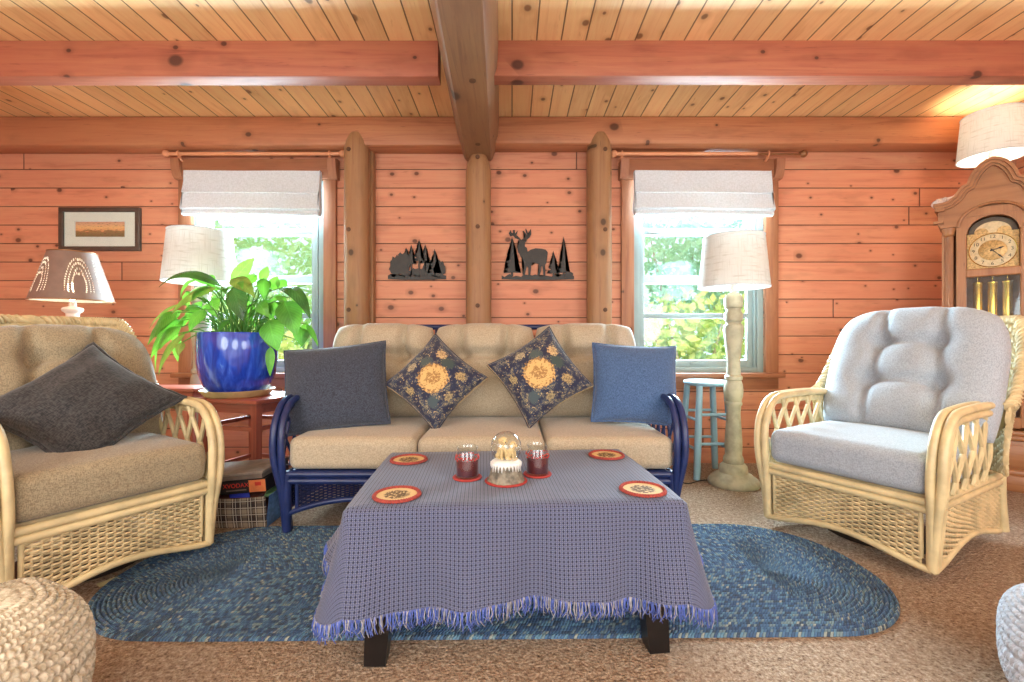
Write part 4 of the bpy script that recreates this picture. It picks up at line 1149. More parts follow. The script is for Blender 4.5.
def pup(nm, x, y, face, s, lean):
    b = MB(); R = Matrix.Rotation(face, 3, 'Z')
    def T(p): return V((x, y, 0.073))+(R @ (V(p)*s))
    def ball(p, rr, sc=(1, 1, 1)): b.ball(T(p), rr*s, 12, sc, R)
    b.tube([T((0, 0.012, 0.006)), T((0, 0.010, 0.018)), T((0, 0.0, 0.034)), T((0, -0.006, 0.046)), T((lean, -0.008, 0.055))], [0.012*s, 0.0165*s, 0.014*s, 0.010*s, 0.009*s], 12, smooth=4)
    ball((lean, -0.010, 0.062), 0.0135, (1, 1.05, 0.95)); ball((lean, -0.023, 0.058), 0.007, (1, 1.2, 0.8))
    for sx in (-1, 1):
        ball((lean+sx*0.0125, -0.006, 0.060), 0.007, (0.5, 0.8, 1.3)); b.tube([T((sx*0.008, -0.010, 0.034)), T((sx*0.008, -0.014, 0.016)), T((sx*0.008, -0.016, 0.003))], [0.006*s, 0.0048*s, 0.005*s], 8)
        ball((sx*0.008, -0.020, 0.003), 0.005, (1, 1.3, 0.7)); ball((sx*0.013, 0.010, 0.008), 0.011, (0.8, 1.2, 0.9)); ball((sx*0.014, -0.004, 0.003), 0.005, (0.9, 1.6, 0.7))
    b.tube([T((0, 0.024, 0.006)), T((0.012, 0.032, 0.004)), T((0.022, 0.026, 0.006))], [0.004*s, 0.003*s, 0.0015*s], 6, smooth=3)
    p = b.build(nm, M['pup'], g, angle=180)
    b = MB()
    b.ball(T((lean, -0.0315, 0.0595)), 0.0022*s, 8)
    for sx in (-1, 1): b.ball(T((lean+sx*0.0052, -0.0215, 0.0655)), 0.0017*s, 8)
    b.build('eyes_and_nose', M['ink'], p)
pup('puppy', -0.012, 0.008, 0.25, 1.06, 0.0); pup('puppy', 0.018, -0.006, 0.9, 0.86, -0.002)

# ================================================================== LAMPS
def shade_mesh(r0, r1, z0, z1, seg=64, th=0.004):
    b = MB(); b.lathe([(r0, z0), (r1, z1), (r1-th, z1), (r0-th, z0), (r0, z0)], seg, cap=False); return b
def shade_parts(par, r0, r1, z0, z1, mat=None):
    o = shade_mesh(r0, r1, z0, z1).build('lamp_shade', mat or M['shade'], par)
    b = MB()
    b.tube([((r0-0.001)*math.cos(2*PI*i/64), (r0-0.001)*math.sin(2*PI*i/64), z0) for i in range(64)], 0.004, 6, closed=True); b.build('lower_trim', M['blind'], o); b = MB()
    b.tube([((r1-0.001)*math.cos(2*PI*i/64), (r1-0.001)*math.sin(2*PI*i/64), z1) for i in range(64)], 0.004, 6, closed=True)
    for k in range(3):
        a = 2*PI*k/3; b.tube([(0, 0, z1-0.02), ((r1-0.004)*math.cos(a), (r1-0.004)*math.sin(a), z1-0.004)], 0.0022, 5)
    b.build('upper_trim', M['blind'], o)
    b = MB(); zc = (z0+z1)/2
    b.tube([(0, 0.0, z0-0.02), (0.05, 0, z0+0.04), (0.058, 0, zc), (0.03, 0, z1-0.03), (0, 0, z1-0.012), (-0.03, 0, z1-0.03), (-0.058, 0, zc), (-0.05, 0, z0+0.04), (0, 0, z0-0.02)], 0.0025, 6, smooth=4)
    b.lathe([(0.0, z1-0.03), (0.008, z1-0.03), (0.008, z1-0.004), (0.012, z1+0.004), (0.011, z1+0.014), (0.0, z1+0.022)], 14); b.build('harp', M['white_ceramic'], par)
    b = MB(); b.lathe([(0.0, z0-0.03), (0.017, z0-0.03), (0.017, z0+0.03), (0.013, z0+0.045)], 16); b.build('socket', M['white_ceramic'], par)
    b = MB(); b.lathe([(0.012, z0+0.045), (0.016, z0+0.06), (0.030, z0+0.095), (0.031, z0+0.115), (0.022, z0+0.14), (0.0, z0+0.148)], 20, cap=False); b.build('bulb', M['bulb'], par)
def bulb_light(x, y, z, e, col=(1.0, 0.84, 0.60)):
    d = bpy.data.lights.new('bulb_light', 'POINT'); d.energy = e; d.color = col; d.shadow_soft_size = 0.035
    o = bpy.data.objects.new('bulb_light', d); COL.objects.link(o); o.location = (x, y, z)
def floor_lamp(x, y, s, label, e):
    l = empty('floor_lamp', (x, y, 0), 0, label, 'floor lamp', 'cream turned floor lamps'); l.scale = (s, s, s)
    b = MB(); b.lathe([(0.0, 0.0), (0.155, 0.0), (0.160, 0.012), (0.156, 0.030), (0.142, 0.046), (0.122, 0.062), (0.112, 0.070), (0.090, 0.082), (0.088, 0.10), (0.084, 0.125), (0.068, 0.142), (0.0, 0.142)], 48); b.build('base', M['lampwood'], l)
    b = MB(); b.lathe([(0.0, 0.14), (0.062, 0.142), (0.064, 0.165), (0.058, 0.185), (0.052, 0.195), (0.054, 0.262), (0.053, 0.30), (0.047, 0.40), (0.042, 0.475), (0.046, 0.52), (0.053, 0.530), (0.053, 0.545), (0.048, 0.552), (0.057, 0.585), (0.060, 0.625), (0.056, 0.665), (0.047, 0.690), (0.054, 0.697), (0.054, 0.716), (0.044, 0.726),
        (0.040, 0.80), (0.046, 0.88), (0.057, 0.97), (0.063, 1.025), (0.058, 1.055), (0.046, 1.065), (0.046, 1.075), (0.056, 1.085), (0.057, 1.13), (0.048, 1.142), (0.046, 1.165), (0.056, 1.175), (0.058, 1.235), (0.048, 1.25), (0.03, 1.268), (0.012, 1.275), (0.0, 1.275)], 36); b.build('column', M['lampwood'], l)
    shade_parts(l, 0.218, 0.186, 1.305, 1.64)
    bulb_light(x, y, 1.43*s, e)
floor_lamp(1.47, 3.02, 1.0, 'cream turned-wood floor lamp with linen shade standing beside the blue stool', 7)
floor_lamp(-2.19, 3.20, 1.045, 'cream floor lamp with linen shade standing behind the potted plant', 9)
# pierced-shade table lamp
def pierced():
    t = NT('brown_pierced_shade'); u, v, w_ = t.xyz(t.coord('UV'))
    uu = t.math('SUBTRACT', t.math('FRACT', t.math('MULTIPLY', u, 5.0)), 0.5)
    ax = t.math('MULTIPLY', uu, 1.25); d = None; hole = 0.0
    for r_, cx, f_ in ((0.50, 0.06, 46.0), (0.42, 0.02, 40.0), (0.33, -0.03, 34.0), (0.22, 0.05, 26.0)):
        dx = t.math('SUBTRACT', t.math('ABSOLUTE', ax), cx); dz = t.math('SUBTRACT', v, 0.30)
        dzz = t.math('MULTIPLY', dz, 0.95)
        rad = t.math('SQRT', t.math('ADD', t.math('POWER', t.math('MULTIPLY', dx, 1.6), 2.0), t.math('POWER', dzz, 2.0)))
        band = t.math('LESS_THAN', t.math('ABSOLUTE', t.math('SUBTRACT', rad, r_)), 0.024)
        an = t.math('ARCTAN2', dzz, dx); dot = t.math('GREATER_THAN', t.math('SINE', t.math('MULTIPLY', an, f_)), -0.05)
        ok = t.math('MULTIPLY', t.math('GREATER_THAN', v, 0.14), t.math('LESS_THAN', v, 0.86))
        h_ = t.math('MULTIPLY', t.math('MULTIPLY', band, dot), ok); hole = h_ if isinstance(hole, float) else t.math('MAXIMUM', hole, h_)
    n = t.noise(t.coord(), 20, 3)
    bs = t.bsdf(t.mix(t.n('NewGeometry').outputs['Backfacing'], t.mix(n, srgb(146,118,104), srgb(116,92,82)), srgb(236,228,216)), 0.55)
    return t.done(t.n('MixShader', {0: hole, 1: bs, 2: t.n('BsdfTransparent')}))
M['pierced'] = pierced()
l = empty('table_lamp', (-2.80, 2.90, 0.66), 0, 'table lamp with brown pierced shade standing below the framed picture', 'table lamp')
b = MB(); b.lathe([(0.0, 0.0), (0.085, 0.0), (0.088, 0.02), (0.07, 0.035), (0.045, 0.05), (0.04, 0.10), (0.06, 0.16), (0.085, 0.25), (0.092, 0.33), (0.088, 0.38), (0.070, 0.405), (0.055, 0.415), (0.042, 0.425), (0.032, 0.445), (0.034, 0.465), (0.050, 0.478), (0.054, 0.49), (0.048, 0.502), (0.020, 0.51), (0.018, 0.54), (0.0, 0.54)], 32); b.build('turned_base', M['pinkish'], l)
b = MB(); b.lathe([(0.205, 0.545), (0.118, 0.850)], 72, cap=False); b.build('pierced_shade', M['pierced'], l)
b = MB(); b.tube([(0.205*math.cos(2*PI*i/64), 0.205*math.sin(2*PI*i/64), 0.545) for i in range(64)], 0.004, 6, closed=True); b.tube([(0.118*math.cos(2*PI*i/64), 0.118*math.sin(2*PI*i/64), 0.850) for i in range(64)], 0.004, 6, closed=True)
for k in range(3): b.tube([(0, 0, 0.83), (0.117*math.cos(2*PI*k/3), 0.117*math.sin(2*PI*k/3), 0.848)], 0.0025, 5)
b.tube([(0, 0, 0.53), (0.05, 0, 0.6), (0.055, 0, 0.7), (0, 0, 0.83), (-0.055, 0, 0.7), (-0.05, 0, 0.6), (0, 0, 0.53)], 0.0025, 6, smooth=4); b.build('shade_frame', M['metalrod'], l)
b = MB(); b.lathe([(0.012, 0.54), (0.016, 0.57), (0.030, 0.61), (0.031, 0.63), (0.022, 0.655), (0.0, 0.664)], 20, cap=False); b.build('bulb', M['bulb'], l)
bulb_light(-2.80, 2.90, 1.28, 15)

# ================================================================== TABLES BY THE WALL
def small_table(x, y, rz, w_, d_, h_, label, shelf=True, splay=0.0, nm='end_table', leg=0.036, top=0.022):
    t = empty(nm, (x, y, 0), rz, label, 'table')
    b = MB(); b.box((0, 0, h_-top/2), (w_, d_, top), bev=0.006); b.build('tabletop', M['cherry_h'], t)
    a, c = w_/2-0.045, d_/2-0.045
    b = MB()
    for sy in (-1, 1): b.box((0, sy*c, h_-top-0.03), (2*a, 0.016, 0.055))
    for sx in (-1, 1): b.box((sx*a, 0, h_-top-0.03), (0.016, 2*c, 0.055))
    b.build('apron', M['cherry_h'], t, smooth=False)
    for sx in (-1, 1):
        for sy in (-1, 1):
            b = MB(); b.bar((sx*(a+splay), sy*(c+splay), 0), (sx*a, sy*c, h_-top), leg*0.85, leg*0.85, (0, 1, 0), leg, leg); b.build('leg', M['cherry'], t, smooth=False)
    if shelf:
        for zz in ((h_*0.72, h_*0.3) if shelf == 2 else (h_*0.3,)):
            b = MB(); k = splay*(1-zz/h_)
            for sy in (-1, 1): b.box((0, sy*(c+k), zz), (2*(a+k), 0.016, 0.024))
            for sx in (-1, 1): b.box((sx*(a+k), 0, zz-0.0), (0.016, 2*(c+k), 0.024))
            b.build('stretcher', M['cherry_h'], t, smooth=False)
    return t
small_table(-1.60, 2.83, math.radians(-16), 0.47, 0.44, 0.615, 'reddish wooden plant stand carrying the blue pot', 2, 0.02, 'plant_stand', 0.042, 0.026)
small_table(-2.20, 2.90, 0.0, 0.52, 0.25, 0.66, 'reddish wooden end table at the left of the plant stand, behind the armchair', 1, 0.0)
small_table(-2.80, 2.90, 0.0, 0.46, 0.40, 0.66, 'reddish wooden table carrying the brown pierced lamp, behind the taupe armchair', 1, 0.0)
# ================================================================== PLANT
PX, PY, PZ = -1.685, 2.80, 0.615
b = MB(); b.lathe([(0.0, 0.0), (0.165, 0.0), (0.175, 0.006), (0.200, 0.034), (0.205, 0.040), (0.198, 0.042), (0.172, 0.016), (0.0, 0.014)], 48, cap=False)
tag(b.build('plant_saucer', M['sauc'], None, loc=(PX, PY, PZ)), 'tan clay saucer under the blue pot on the plant stand', 'saucer')
pp = empty('potted_plant', (PX, PY, PZ+0.0145), 0, 'leafy green plant in a cobalt glazed pot by the left window', 'plant')
b = MB(); b.lathe([(0.000, 0.0), (0.140, 0.0), (0.156, 0.010), (0.184, 0.055), (0.206, 0.12), (0.217, 0.19), (0.219, 0.27), (0.219, 0.362), (0.215, 0.372), (0.207, 0.372), (0.204, 0.362), (0.203, 0.30), (0.000, 0.30)], 56, cap=False); b.build('glazed_pot', M['pot'], pp)
b = MB(); b.lathe([(0.203, 0.335), (0.140, 0.342), (0.074, 0.345), (0.000, 0.347)], 40, cap=False); b.build('soil', M['soil'], pp)
RIM = 0.36
fol = {k: MB() for k in ('leaf', 'leafmid', 'leafdark', 'leafbrown')}; LM = ['leaf', 'leafmid', 'leafdark', 'leafbrown']
FB = MB(); SB = MB(); rl = random.Random(5)
def leaf(base, tip, width, mi, nrm=(0, -0.75, 0.6), bow=0.06, fold=0.25, na=12):
    base = V(base); tip = V(tip); n = V(nrm).normalized(); L = (tip-base).length
    mid = (base+tip)/2+n*bow+V((0, 0, bow*0.6))
    cen = bez(base, mid, tip, na)
    def P(u, v):
        i = u*na; k = min(na-1, int(i)); c = cen[k].lerp(cen[k+1], i-k)
        tg = (cen[min(na, k+1)]-cen[max(0, k-1)]).normalized()
        sd = tg.cross(n); sd = sd.normalized() if sd.length > 1e-4 else V((1, 0, 0)); nn = sd.cross(tg)
        wv = width/2*(math.sin(PI*min(1, u**0.75))**0.85)*(1-0.15*u)
        q = 2*v-1
        return c+sd*q*wv+nn*(-fold*abs(q)*wv*0.6+0.012*width*math.sin(u*14+q*3))
    FB.cur = mi; FB.grid(P, na, 6, lambda u, v: (u, 2*v-1)); FB.cur = 0
def stem(a, b_, c, r=0.0045):
    SB.tube(bez(a, b_, c, 7), [r]*4+[r*0.8]*4, 5)
K = 2.80/455/4.26        # metres per reference unit at the plant's distance
def q3(px, py, dy): return V(((px-366)*K*1.0, dy, RIM+(388-py)*K))
# (base, tip, width, depth of base, depth of tip, material, bow, normal)
BIG = [((338, 172), (428, 58), 66, 0.00, 0.02, 0, 0.02, (0.35, -0.9, 0.25)), ((452, 158), (476, 90), 48, 0.03, 0.05, 0, 0.01, (0.1, -1, 0.1)), ((500, 195), (528, 136), 52, 0.02, 0.02, 0, 0.01, (0.3, -1, 0.2)),
 ((322, 188), (92, 196), 62, -0.06, -0.12, 2, 0.11, (0.1, -0.6, 0.8)), ((318, 196), (172, 312), 66, -0.10, -0.18, 3, 0.05, (-0.3, -0.8, 0.5)), ((128, 262), (32, 362), 40, -0.04, -0.08, 3, 0.03, (-0.5, -0.7, 0.5)),
 ((176, 290), (58, 432), 96, -0.10, -0.14, 0, 0.05, (-0.35, -0.8, 0.5)), ((200, 330), (86, 486), 88, -0.13, -0.17, 0, 0.05, (-0.25, -0.9, 0.4)), ((66, 420), (58, 540), 26, -0.08, -0.08, 0, 0.015, (-0.5, -0.8, 0.3)), ((240, 385), (166, 548), 42, -0.20, -0.26, 3, 0.05, (-0.3, -0.9, 0.2)),
 ((370, 158), (498, 238), 74, -0.08, -0.16, 3, 0.05, (0.25, -0.8, 0.55)), ((484, 150), (505, 246), 58, -0.02, -0.08, 1, 0.04, (0.4, -0.8, 0.4)), ((400, 196), (468, 338), 84, -0.13, -0.20, 2, 0.04, (0.2, -0.95, 0.25)), ((560, 194), (712, 330), 78, -0.05, -0.12, 2, 0.10, (0.45, -0.6, 0.7)),
 ((596, 250), (668, 398), 108, -0.10, -0.16, 1, 0.05, (0.3, -0.9, 0.35)), ((556, 330), (606, 456), 104, -0.16, -0.20, 1, 0.04, (0.1, -1, 0.2)), ((676, 345), (730, 438), 26, -0.06, -0.08, 1, 0.02, (0.6, -0.7, 0.4)), ((540, 440), (546, 560), 38, -0.10, -0.12, 0, 0.02, (0.3, -0.9, 0.2)),
 ((236, 138), (292, 198), 50, -0.02, -0.06, 0, 0.03, (0.3, -0.8, 0.5)), ((300, 196), (146, 232), 54, 0.0, -0.02, 0, 0.05, (-0.2, -0.6, 0.8)), ((560, 224), (500, 330), 66, 0.02, -0.02, 0, 0.04, (0.2, -0.9, 0.3)), ((300, 240), (336, 320), 70, -0.10, -0.14, 0, 0.03, (-0.1, -1, 0.2)),
 ((240, 250), (190, 360), 70, -0.06, -0.12, 0, 0.03, (-0.3, -0.9, 0.4)), ((420, 300), (330, 240), 62, 0.04, 0.02, 1, 0.03, (0, -1, 0.3)), ((600, 220), (640, 300), 70, 0.05, 0.03, 0, 0.04, (0.4, -0.8, 0.4)), ((640, 360), (650, 440), 70, -0.02, -0.04, 1, 0.03, (0.4, -0.9, 0.2)),
 ((180, 150), (130, 240), 60, 0.02, -0.02, 1, 0.05, (-0.5, -0.7, 0.5)), ((240, 420), (236, 476), 40, -0.22, -0.25, 3, 0.02, (0, -1, 0.1)), ((120, 200), (150, 280), 46, 0.05, 0.02, 1, 0.03, (-0.3, -0.9, 0.3)), ((300, 290), (260, 380), 70, -0.16, -0.21, 0, 0.03, (-0.2, -0.95, 0.3)),
 ((560, 270), (610, 350), 80, 0.0, -0.06, 0, 0.04, (0.3, -0.9, 0.3)), ((480, 260), (540, 320), 60, -0.08, -0.12, 0, 0.04, (0.1, -0.95, 0.3)), ((100, 330), (110, 440), 60, 0.0, -0.02, 1, 0.03, (-0.3, -0.9, 0.2)), ((150, 400), (160, 500), 50, -0.08, -0.1, 1, 0.03, (-0.2, -1, 0.2)), ((620, 420), (640, 330), 46, 0.06, 0.06, 0, 0.02, (0.2, -1, 0.1)),
 ((190, 300), (120, 400), 84, -0.16, -0.2, 0, 0.05, (-0.3, -0.85, 0.45)), ((150, 330), (60, 400), 60, -0.05, -0.08, 1, 0.04, (-0.4, -0.8, 0.4)), ((210, 360), (150, 450), 70, -0.18, -0.22, 0, 0.04, (-0.3, -0.9, 0.3)), ((250, 180), (120, 150), 44, -0.02, -0.05, 1, 0.06, (0, -0.6, 0.8)), ((430, 130), (395, 190), 50, 0.04, 0.02, 0, 0.03, (0, -1, 0.2)), ((520, 150), (560, 215), 50, 0.05, 0.04, 0, 0.03, (0.3, -0.9, 0.3))]
for (bx, by), (tx, ty), w_, d0, d1, mi, bow, nr in BIG:
    B_ = q3(bx, by, d0); T_ = q3(tx, ty, d1)
    leaf(B_, T_, w_*K, mi, nr, bow)
    root = V((rl.uniform(-0.09, 0.09)+B_.x*0.15, rl.uniform(-0.07, 0.07), RIM-0.02)); m = (root+B_)/2+V((-(B_.x-root.x)*0.25, 0, 0.10)); m.z = max(m.z, RIM+0.04); stem(root, m, B_)
for i in range(62):      # inner leaves and stalks
    a = rl.uniform(0, 2*PI); rr = rl.uniform(0.02, 0.13); root = V((rr*math.cos(a), rr*math.sin(a), RIM-0.02))
    h_ = rl.uniform(0.10, 0.33); out = rl.uniform(0.03, 0.17)
    bs = root+V((math.cos(a)*out, math.sin(a)*out*0.8, h_)); stem(root, root+V((math.cos(a)*out*0.2, math.sin(a)*out*0.2, h_*0.7)), bs, 0.0035)
    if i % 2 == 0:
        d = V((math.cos(a)*rl.uniform(0.05, 0.13), math.sin(a)*rl.uniform(0.05, 0.12), rl.uniform(-0.11, 0.04)))
        leaf(bs, bs+d, rl.uniform(0.035, 0.065), rl.choice((0, 0, 1, 1, 2)), (math.cos(a)*0.3, -0.6+math.sin(a)*0.3, 0.7), 0.03)
FB.build('foliage', [M[k] for k in LM], pp, angle=180)
SB.build('stems', M['stem'], pp, angle=180)

# ================================================================== STOOL
st = empty('wooden_stool', (1.39, 3.255, 0), 0.06, 'pale blue painted stool standing under the right window, behind the floor lamp', 'stool')
b = MB(); b.lathe([(0.0, 0.635), (0.135, 0.635), (0.150, 0.642), (0.155, 0.652), (0.152, 0.664), (0.140, 0.668), (0.0, 0.668)], 40, cap=False); b.build('seat', M['stool'], st)
def lg(sx, sy, z): k = 0.095+(0.135-0.095)*(1-z/0.64); return V((sx*k, sy*k, z))
for sx in (-1, 1):
    for sy in (-1, 1):
        b = MB(); b.tube([lg(sx, sy, 0.0), lg(sx, sy, 0.2), lg(sx, sy, 0.64)], [0.022, 0.024, 0.021], 12); b.build('leg', M['stool'], st)
for zz, axs in ((0.24, 'x'), (0.44, 'x'), (0.20, 'y'), (0.40, 'y')):
    for s_ in (-1, 1):
        b = MB(); A, B = (lg(-1, s_, zz), lg(1, s_, zz)) if axs == 'x' else (lg(s_, -1, zz), lg(s_, 1, zz)); b.tube([A, B], 0.0105, 10); b.build('rung', M['stool'], st)
b = MB(); b.tube([(1.34, 3.10, 0.004), (1.27, 3.08, 0.004), (1.16, 3.02, 0.004), (1.12, 3.12, 0.004), (1.05, 3.30, 0.004), (1.02, 3.50, 0.004)], 0.0035, 6, smooth=6)
tag(b.build('power_cord', M['cordm'], angle=180), 'dark lamp cord lying on the carpet from the right floor lamp under the stool', 'cord')

# ================================================================== STORAGE BIN AND GAMES
bn = empty('plaid_bin', (-1.425, 2.425, 0), 0.03, 'brown plaid cloth bin holding games, standing between the sofa and the taupe armchair', 'storage bin')
BW, BD, BH = 0.345, 0.225, 0.165
def wall4(P0, P1, nrm, mat, nm, sag=0.0):
    b = MB(); P0 = V(P0); P1 = V(P1); n = V(nrm); L = (P1-P0).length
    def outer(u, v): p = P0.lerp(P1, u); return p+V((0, 0, v*BH-sag*math.sin(PI*u)*v*v))+n*(0.018*v+0.006*math.sin(PI*u)*math.sin(PI*v))
    def inner(u, v): return V(outer(u, v))-n*0.006
    b.grid(outer, 16, 10, lambda u, v: (u*L, v*BH)); b.grid(inner, 16, 10, lambda u, v: (u*L, v*BH), flip=True)
    b.grid(lambda u, v: V(outer(u, 1)).lerp(V(inner(u, 1)), v), 16, 1, lambda u, v: (u*L, 0.1)); b.build(nm, mat, bn, angle=180)
a, c = BW/2, BD/2
wall4((-a, -c, 0), (a, -c, 0), (0, -1, 0), M['plaid'], 'plaid_side', 0.012); wall4((a, c, 0), (-a, c, 0), (0, 1, 0), M['plaid'], 'plaid_side')
wall4((a, -c, 0), (a, c, 0), (1, 0, 0), M['bagbluelit'], 'bluelit_end'); wall4((-a, c, 0), (-a, -c, 0), (-1, 0, 0), M['bagbluelit'], 'bluelit_end')
b = MB(); b.box((0, 0, 0.004), (BW-0.01, BD-0.01, 0.008)); b.build('bottom', M['plaid'], bn, smooth=False)
def mag(x, y, z, w_, d_, h_, rot, mat, label, nm='magazine', grp='magazines and papers in the plaid bin'):
    m = MB(); m.box((0, 0, 0), (w_, d_, h_), bev=0.0015)
    o = m.build(nm, mat, None); o.location = (x, y, z); o.rotation_euler = rot; return tag(o, label, nm, grp)
mag(-1.425, 2.425, 0.045, 0.30, 0.19, 0.072, (0, 0, 0.03), M['redpaper'], 'thick brown covered book lying at the bottom of the plaid bin', 'book')
mag(-1.46, 2.42, 0.100, 0.25, 0.18, 0.024, (0.0, -0.03, 0.06), M['paper'], 'worn pale magazine lying in the plaid bin below the brown cover')
mag(-1.45, 2.42, 0.131, 0.27, 0.19, 0.020, (0.0, -0.04, 0.0), M['redpaper'], 'brown magazine lying in the plaid bin just under the black game box')
mag(-1.405, 2.348, 0.150, 0.10, 0.006, 0.055, (-0.3, -0.35, 0.06), M['boxblue'], 'blue card standing at the front inside the plaid bin')
mag(-1.27, 2.40, 0.158, 0.05, 0.08, 0.012, (0.2, -0.3, 0.2), M['green'], 'small green card lying at the sofa end of the plaid bin')
gb = empty('game_box', (-1.425, 2.415, 0.178), 0.05, 'black game box with orange end label on top of the plaid bin', 'game box', 'game boxes on the plaid bin'); gb.rotation_euler = (0.02, -0.085, 0.03)
b = MB(); b.box((0, 0, 0.034), (0.37, 0.25, 0.066), bev=0.002); b.build('box', M['boxblack'], gb)
b = MB(); b.box((0.141, -0.1262, 0.034), (0.082, 0.0022, 0.060)); o = b.build('orange_label', M['boxorange'], gb, smooth=False)
b = MB(); b.box((0.146, -0.1276, 0.044), (0.030, 0.0012, 0.018)); b.build('red_mark', M['boxred'], o, smooth=False)
for s_, x, z, sz, mt in (('XVODAX', 0.035, 0.042, 0.030, 'boxred'), ('SOOO', -0.105, 0.046, 0.030, 'boxcream')):
    vs, fs = text_mesh(s_, sz); b = MB(); b.add([(p.x, -0.1255-p.z-0.001, p.y) for p in vs], fs); b.build('lettering', M[mt], gb, smooth=False, loc=(x, 0, z))
b = MB(); b.box((-0.10, -0.1258, 0.020), (0.10, 0.0016, 0.018), bev=0.0007); b.box((0.035, -0.1258, 0.019), (0.10, 0.0014, 0.006)); b.build('print_bar', M['boxgrey'], gb, smooth=False)
gb = empty('game_box', (-1.43, 2.415, 0.247), 0.02, 'grey game box lying on top of the black game box', 'game box', 'game boxes on the plaid bin'); gb.rotation_euler = (0.02, -0.095, -0.02)
b = MB(); b.box((0, 0, 0.012), (0.36, 0.26, 0.022), bev=0.002); b.build('box', M['boxgrey'], gb)
b = MB(); b.box((0.003, 0.003, 0.030), (0.366, 0.266, 0.013), bev=0.002); b.build('lid', M['boxlid'], gb)

# ================================================================== POUFS
def pouf(x, y, R_, H_, mat, label, ns=46, rows=26, seed=0):
    b = MB(); nu, nv = ns*6, rows*6
    def P(u, v):
        # v 0 = bottom centre .. 1 = top centre, superellipse profile
        a = PI*(v-0.5); ca, sa = math.cos(a), math.sin(a)
        r = R_*abs(ca)**0.55; z = H_/2+H_/2*math.copysign(abs(sa)**0.75, sa)
        fade = min(1, abs(ca)*2.2)
        row = v*rows; j = int(row); fy = row-j-0.5
        cu = u*ns*2+(0.0); i = int(cu); fx = cu-i-0.5
        sl = 0.5*(1 if i % 2 == 0 else -1)
        e = (fx/0.52)**2+((fy-sl*fx*1.2)/0.50)**2
        bump = max(0, 1-e)**0.5*0.014*fade
        bump += 0.006*math.sin(u*2*PI*5+seed)*math.sin(v*9)*fade
        rr = r+bump*abs(ca)**0.5; zz = z+bump*sa
        an = 2*PI*u
        return (x+rr*math.cos(an), y+rr*math.sin(an), zz)
    b.grid(P, nu, nv, closed=True)
    return tag(b.build('knitted_pouf', mat, angle=180), label, 'pouf', 'chunky knitted poufs')
pouf(-1.205, 0.99, 0.205, 0.36, M['yarn'], 'cream chunky knitted pouf on the carpet in front of the taupe armchair')
pouf(1.50, 1.09, 0.225, 0.30, M['yarn2'], 'pale grey chunky knitted pouf on the carpet in front of the grey armchair', seed=2)

# ================================================================== GRANDFATHER CLOCK
ck = empty('grandfather_clock', (3.22, 3.05, 0), math.radians(-46.2), 'golden oak grandfather clock with brass dial standing in the right corner', 'clock')
b = MB()
b.box((0, 0, 0.05), (0.58, 0.35, 0.10), bev=0.008); b.box((0, 0, 0.115), (0.55, 0.335, 0.04), bev=0.012); b.box((0, 0.005, 0.22), (0.50, 0.30, 0.20), bev=0.005); b.box((0, 0, 0.335), (0.55, 0.335, 0.035), bev=0.014); b.box((0, 0.0, 0.365), (0.52, 0.32, 0.03), bev=0.01)
b.box((0, -0.148, 0.22), (0.36, 0.016, 0.14), bev=0.006)
b.build('plinth', M['oak_h'], ck)
b = MB()
for sx in (-1, 1): b.box((sx*0.225, 0.01, 1.08), (0.03, 0.27, 1.42))
b.box((0, 0.135, 1.08), (0.45, 0.02, 1.42)); b.box((0, 0.0, 1.80), (0.47, 0.29, 0.05))
b.build('case', M['oak'], ck, smooth=False)
b = MB(); b.box((0, 0.115, 1.08), (0.42, 0.012, 1.40)); b.build('interior_back', M['darkin'], ck, smooth=False)
b = MB()          # door frame
for sx in (-1, 1): b.box((sx*0.145, -0.125, 1.05), (0.05, 0.03, 1.30), bev=0.006)
b.box((0, -0.125, 1.40), (0.25, 0.034, 0.055), bev=0.008); b.box((0, -0.125, 0.43), (0.25, 0.03, 0.07), bev=0.006)
arch = [(0.17, 1.70), (0.17, 1.80), (-0.17, 1.80), (-0.17, 1.70), (-0.118, 1.665)]+[(0.116*math.cos(a), 1.665+0.106*math.sin(a)) for a in [PI-PI*i/18 for i in range(19)]]
b.prism(arch, -0.14, -0.11); b.build('door_frame', M['oak'], ck, smooth=False)
b = MB(); b.box((0, -0.122, 0.92), (0.245, 0.004, 0.92)); b.build('door_glass', M['pane'], ck, smooth=False)
for sx in (-1, 1):
    b = MB(); x = sx*0.205; y = -0.122
    def CP(u, v):
        a = 2*PI*u; z = 0.42+1.24*v; r = 0.023*(1-0.06*abs(math.cos(a*8))**3*1.6); return (x+r*math.cos(a), y+r*math.sin(a), z)
    b.grid(CP, 96, 4, closed=True); c_ = b.build('column', M['oak'], ck)
    for z0, inv in ((1.66, 1), (0.38, -1)):
        b = MB(); b.lathe([(0.022, 0.0), (0.030, 0.008), (0.027, 0.016), (0.030, 0.03), (0.036, 0.045), (0.036, 0.056)] if inv > 0 else [(0.036, 0), (0.036, 0.015), (0.030, 0.022), (0.032, 0.032), (0.024, 0.042)], 24, (x, y, z0)); b.build('capital' if inv > 0 else 'column_foot', M['oak_h'], c_)
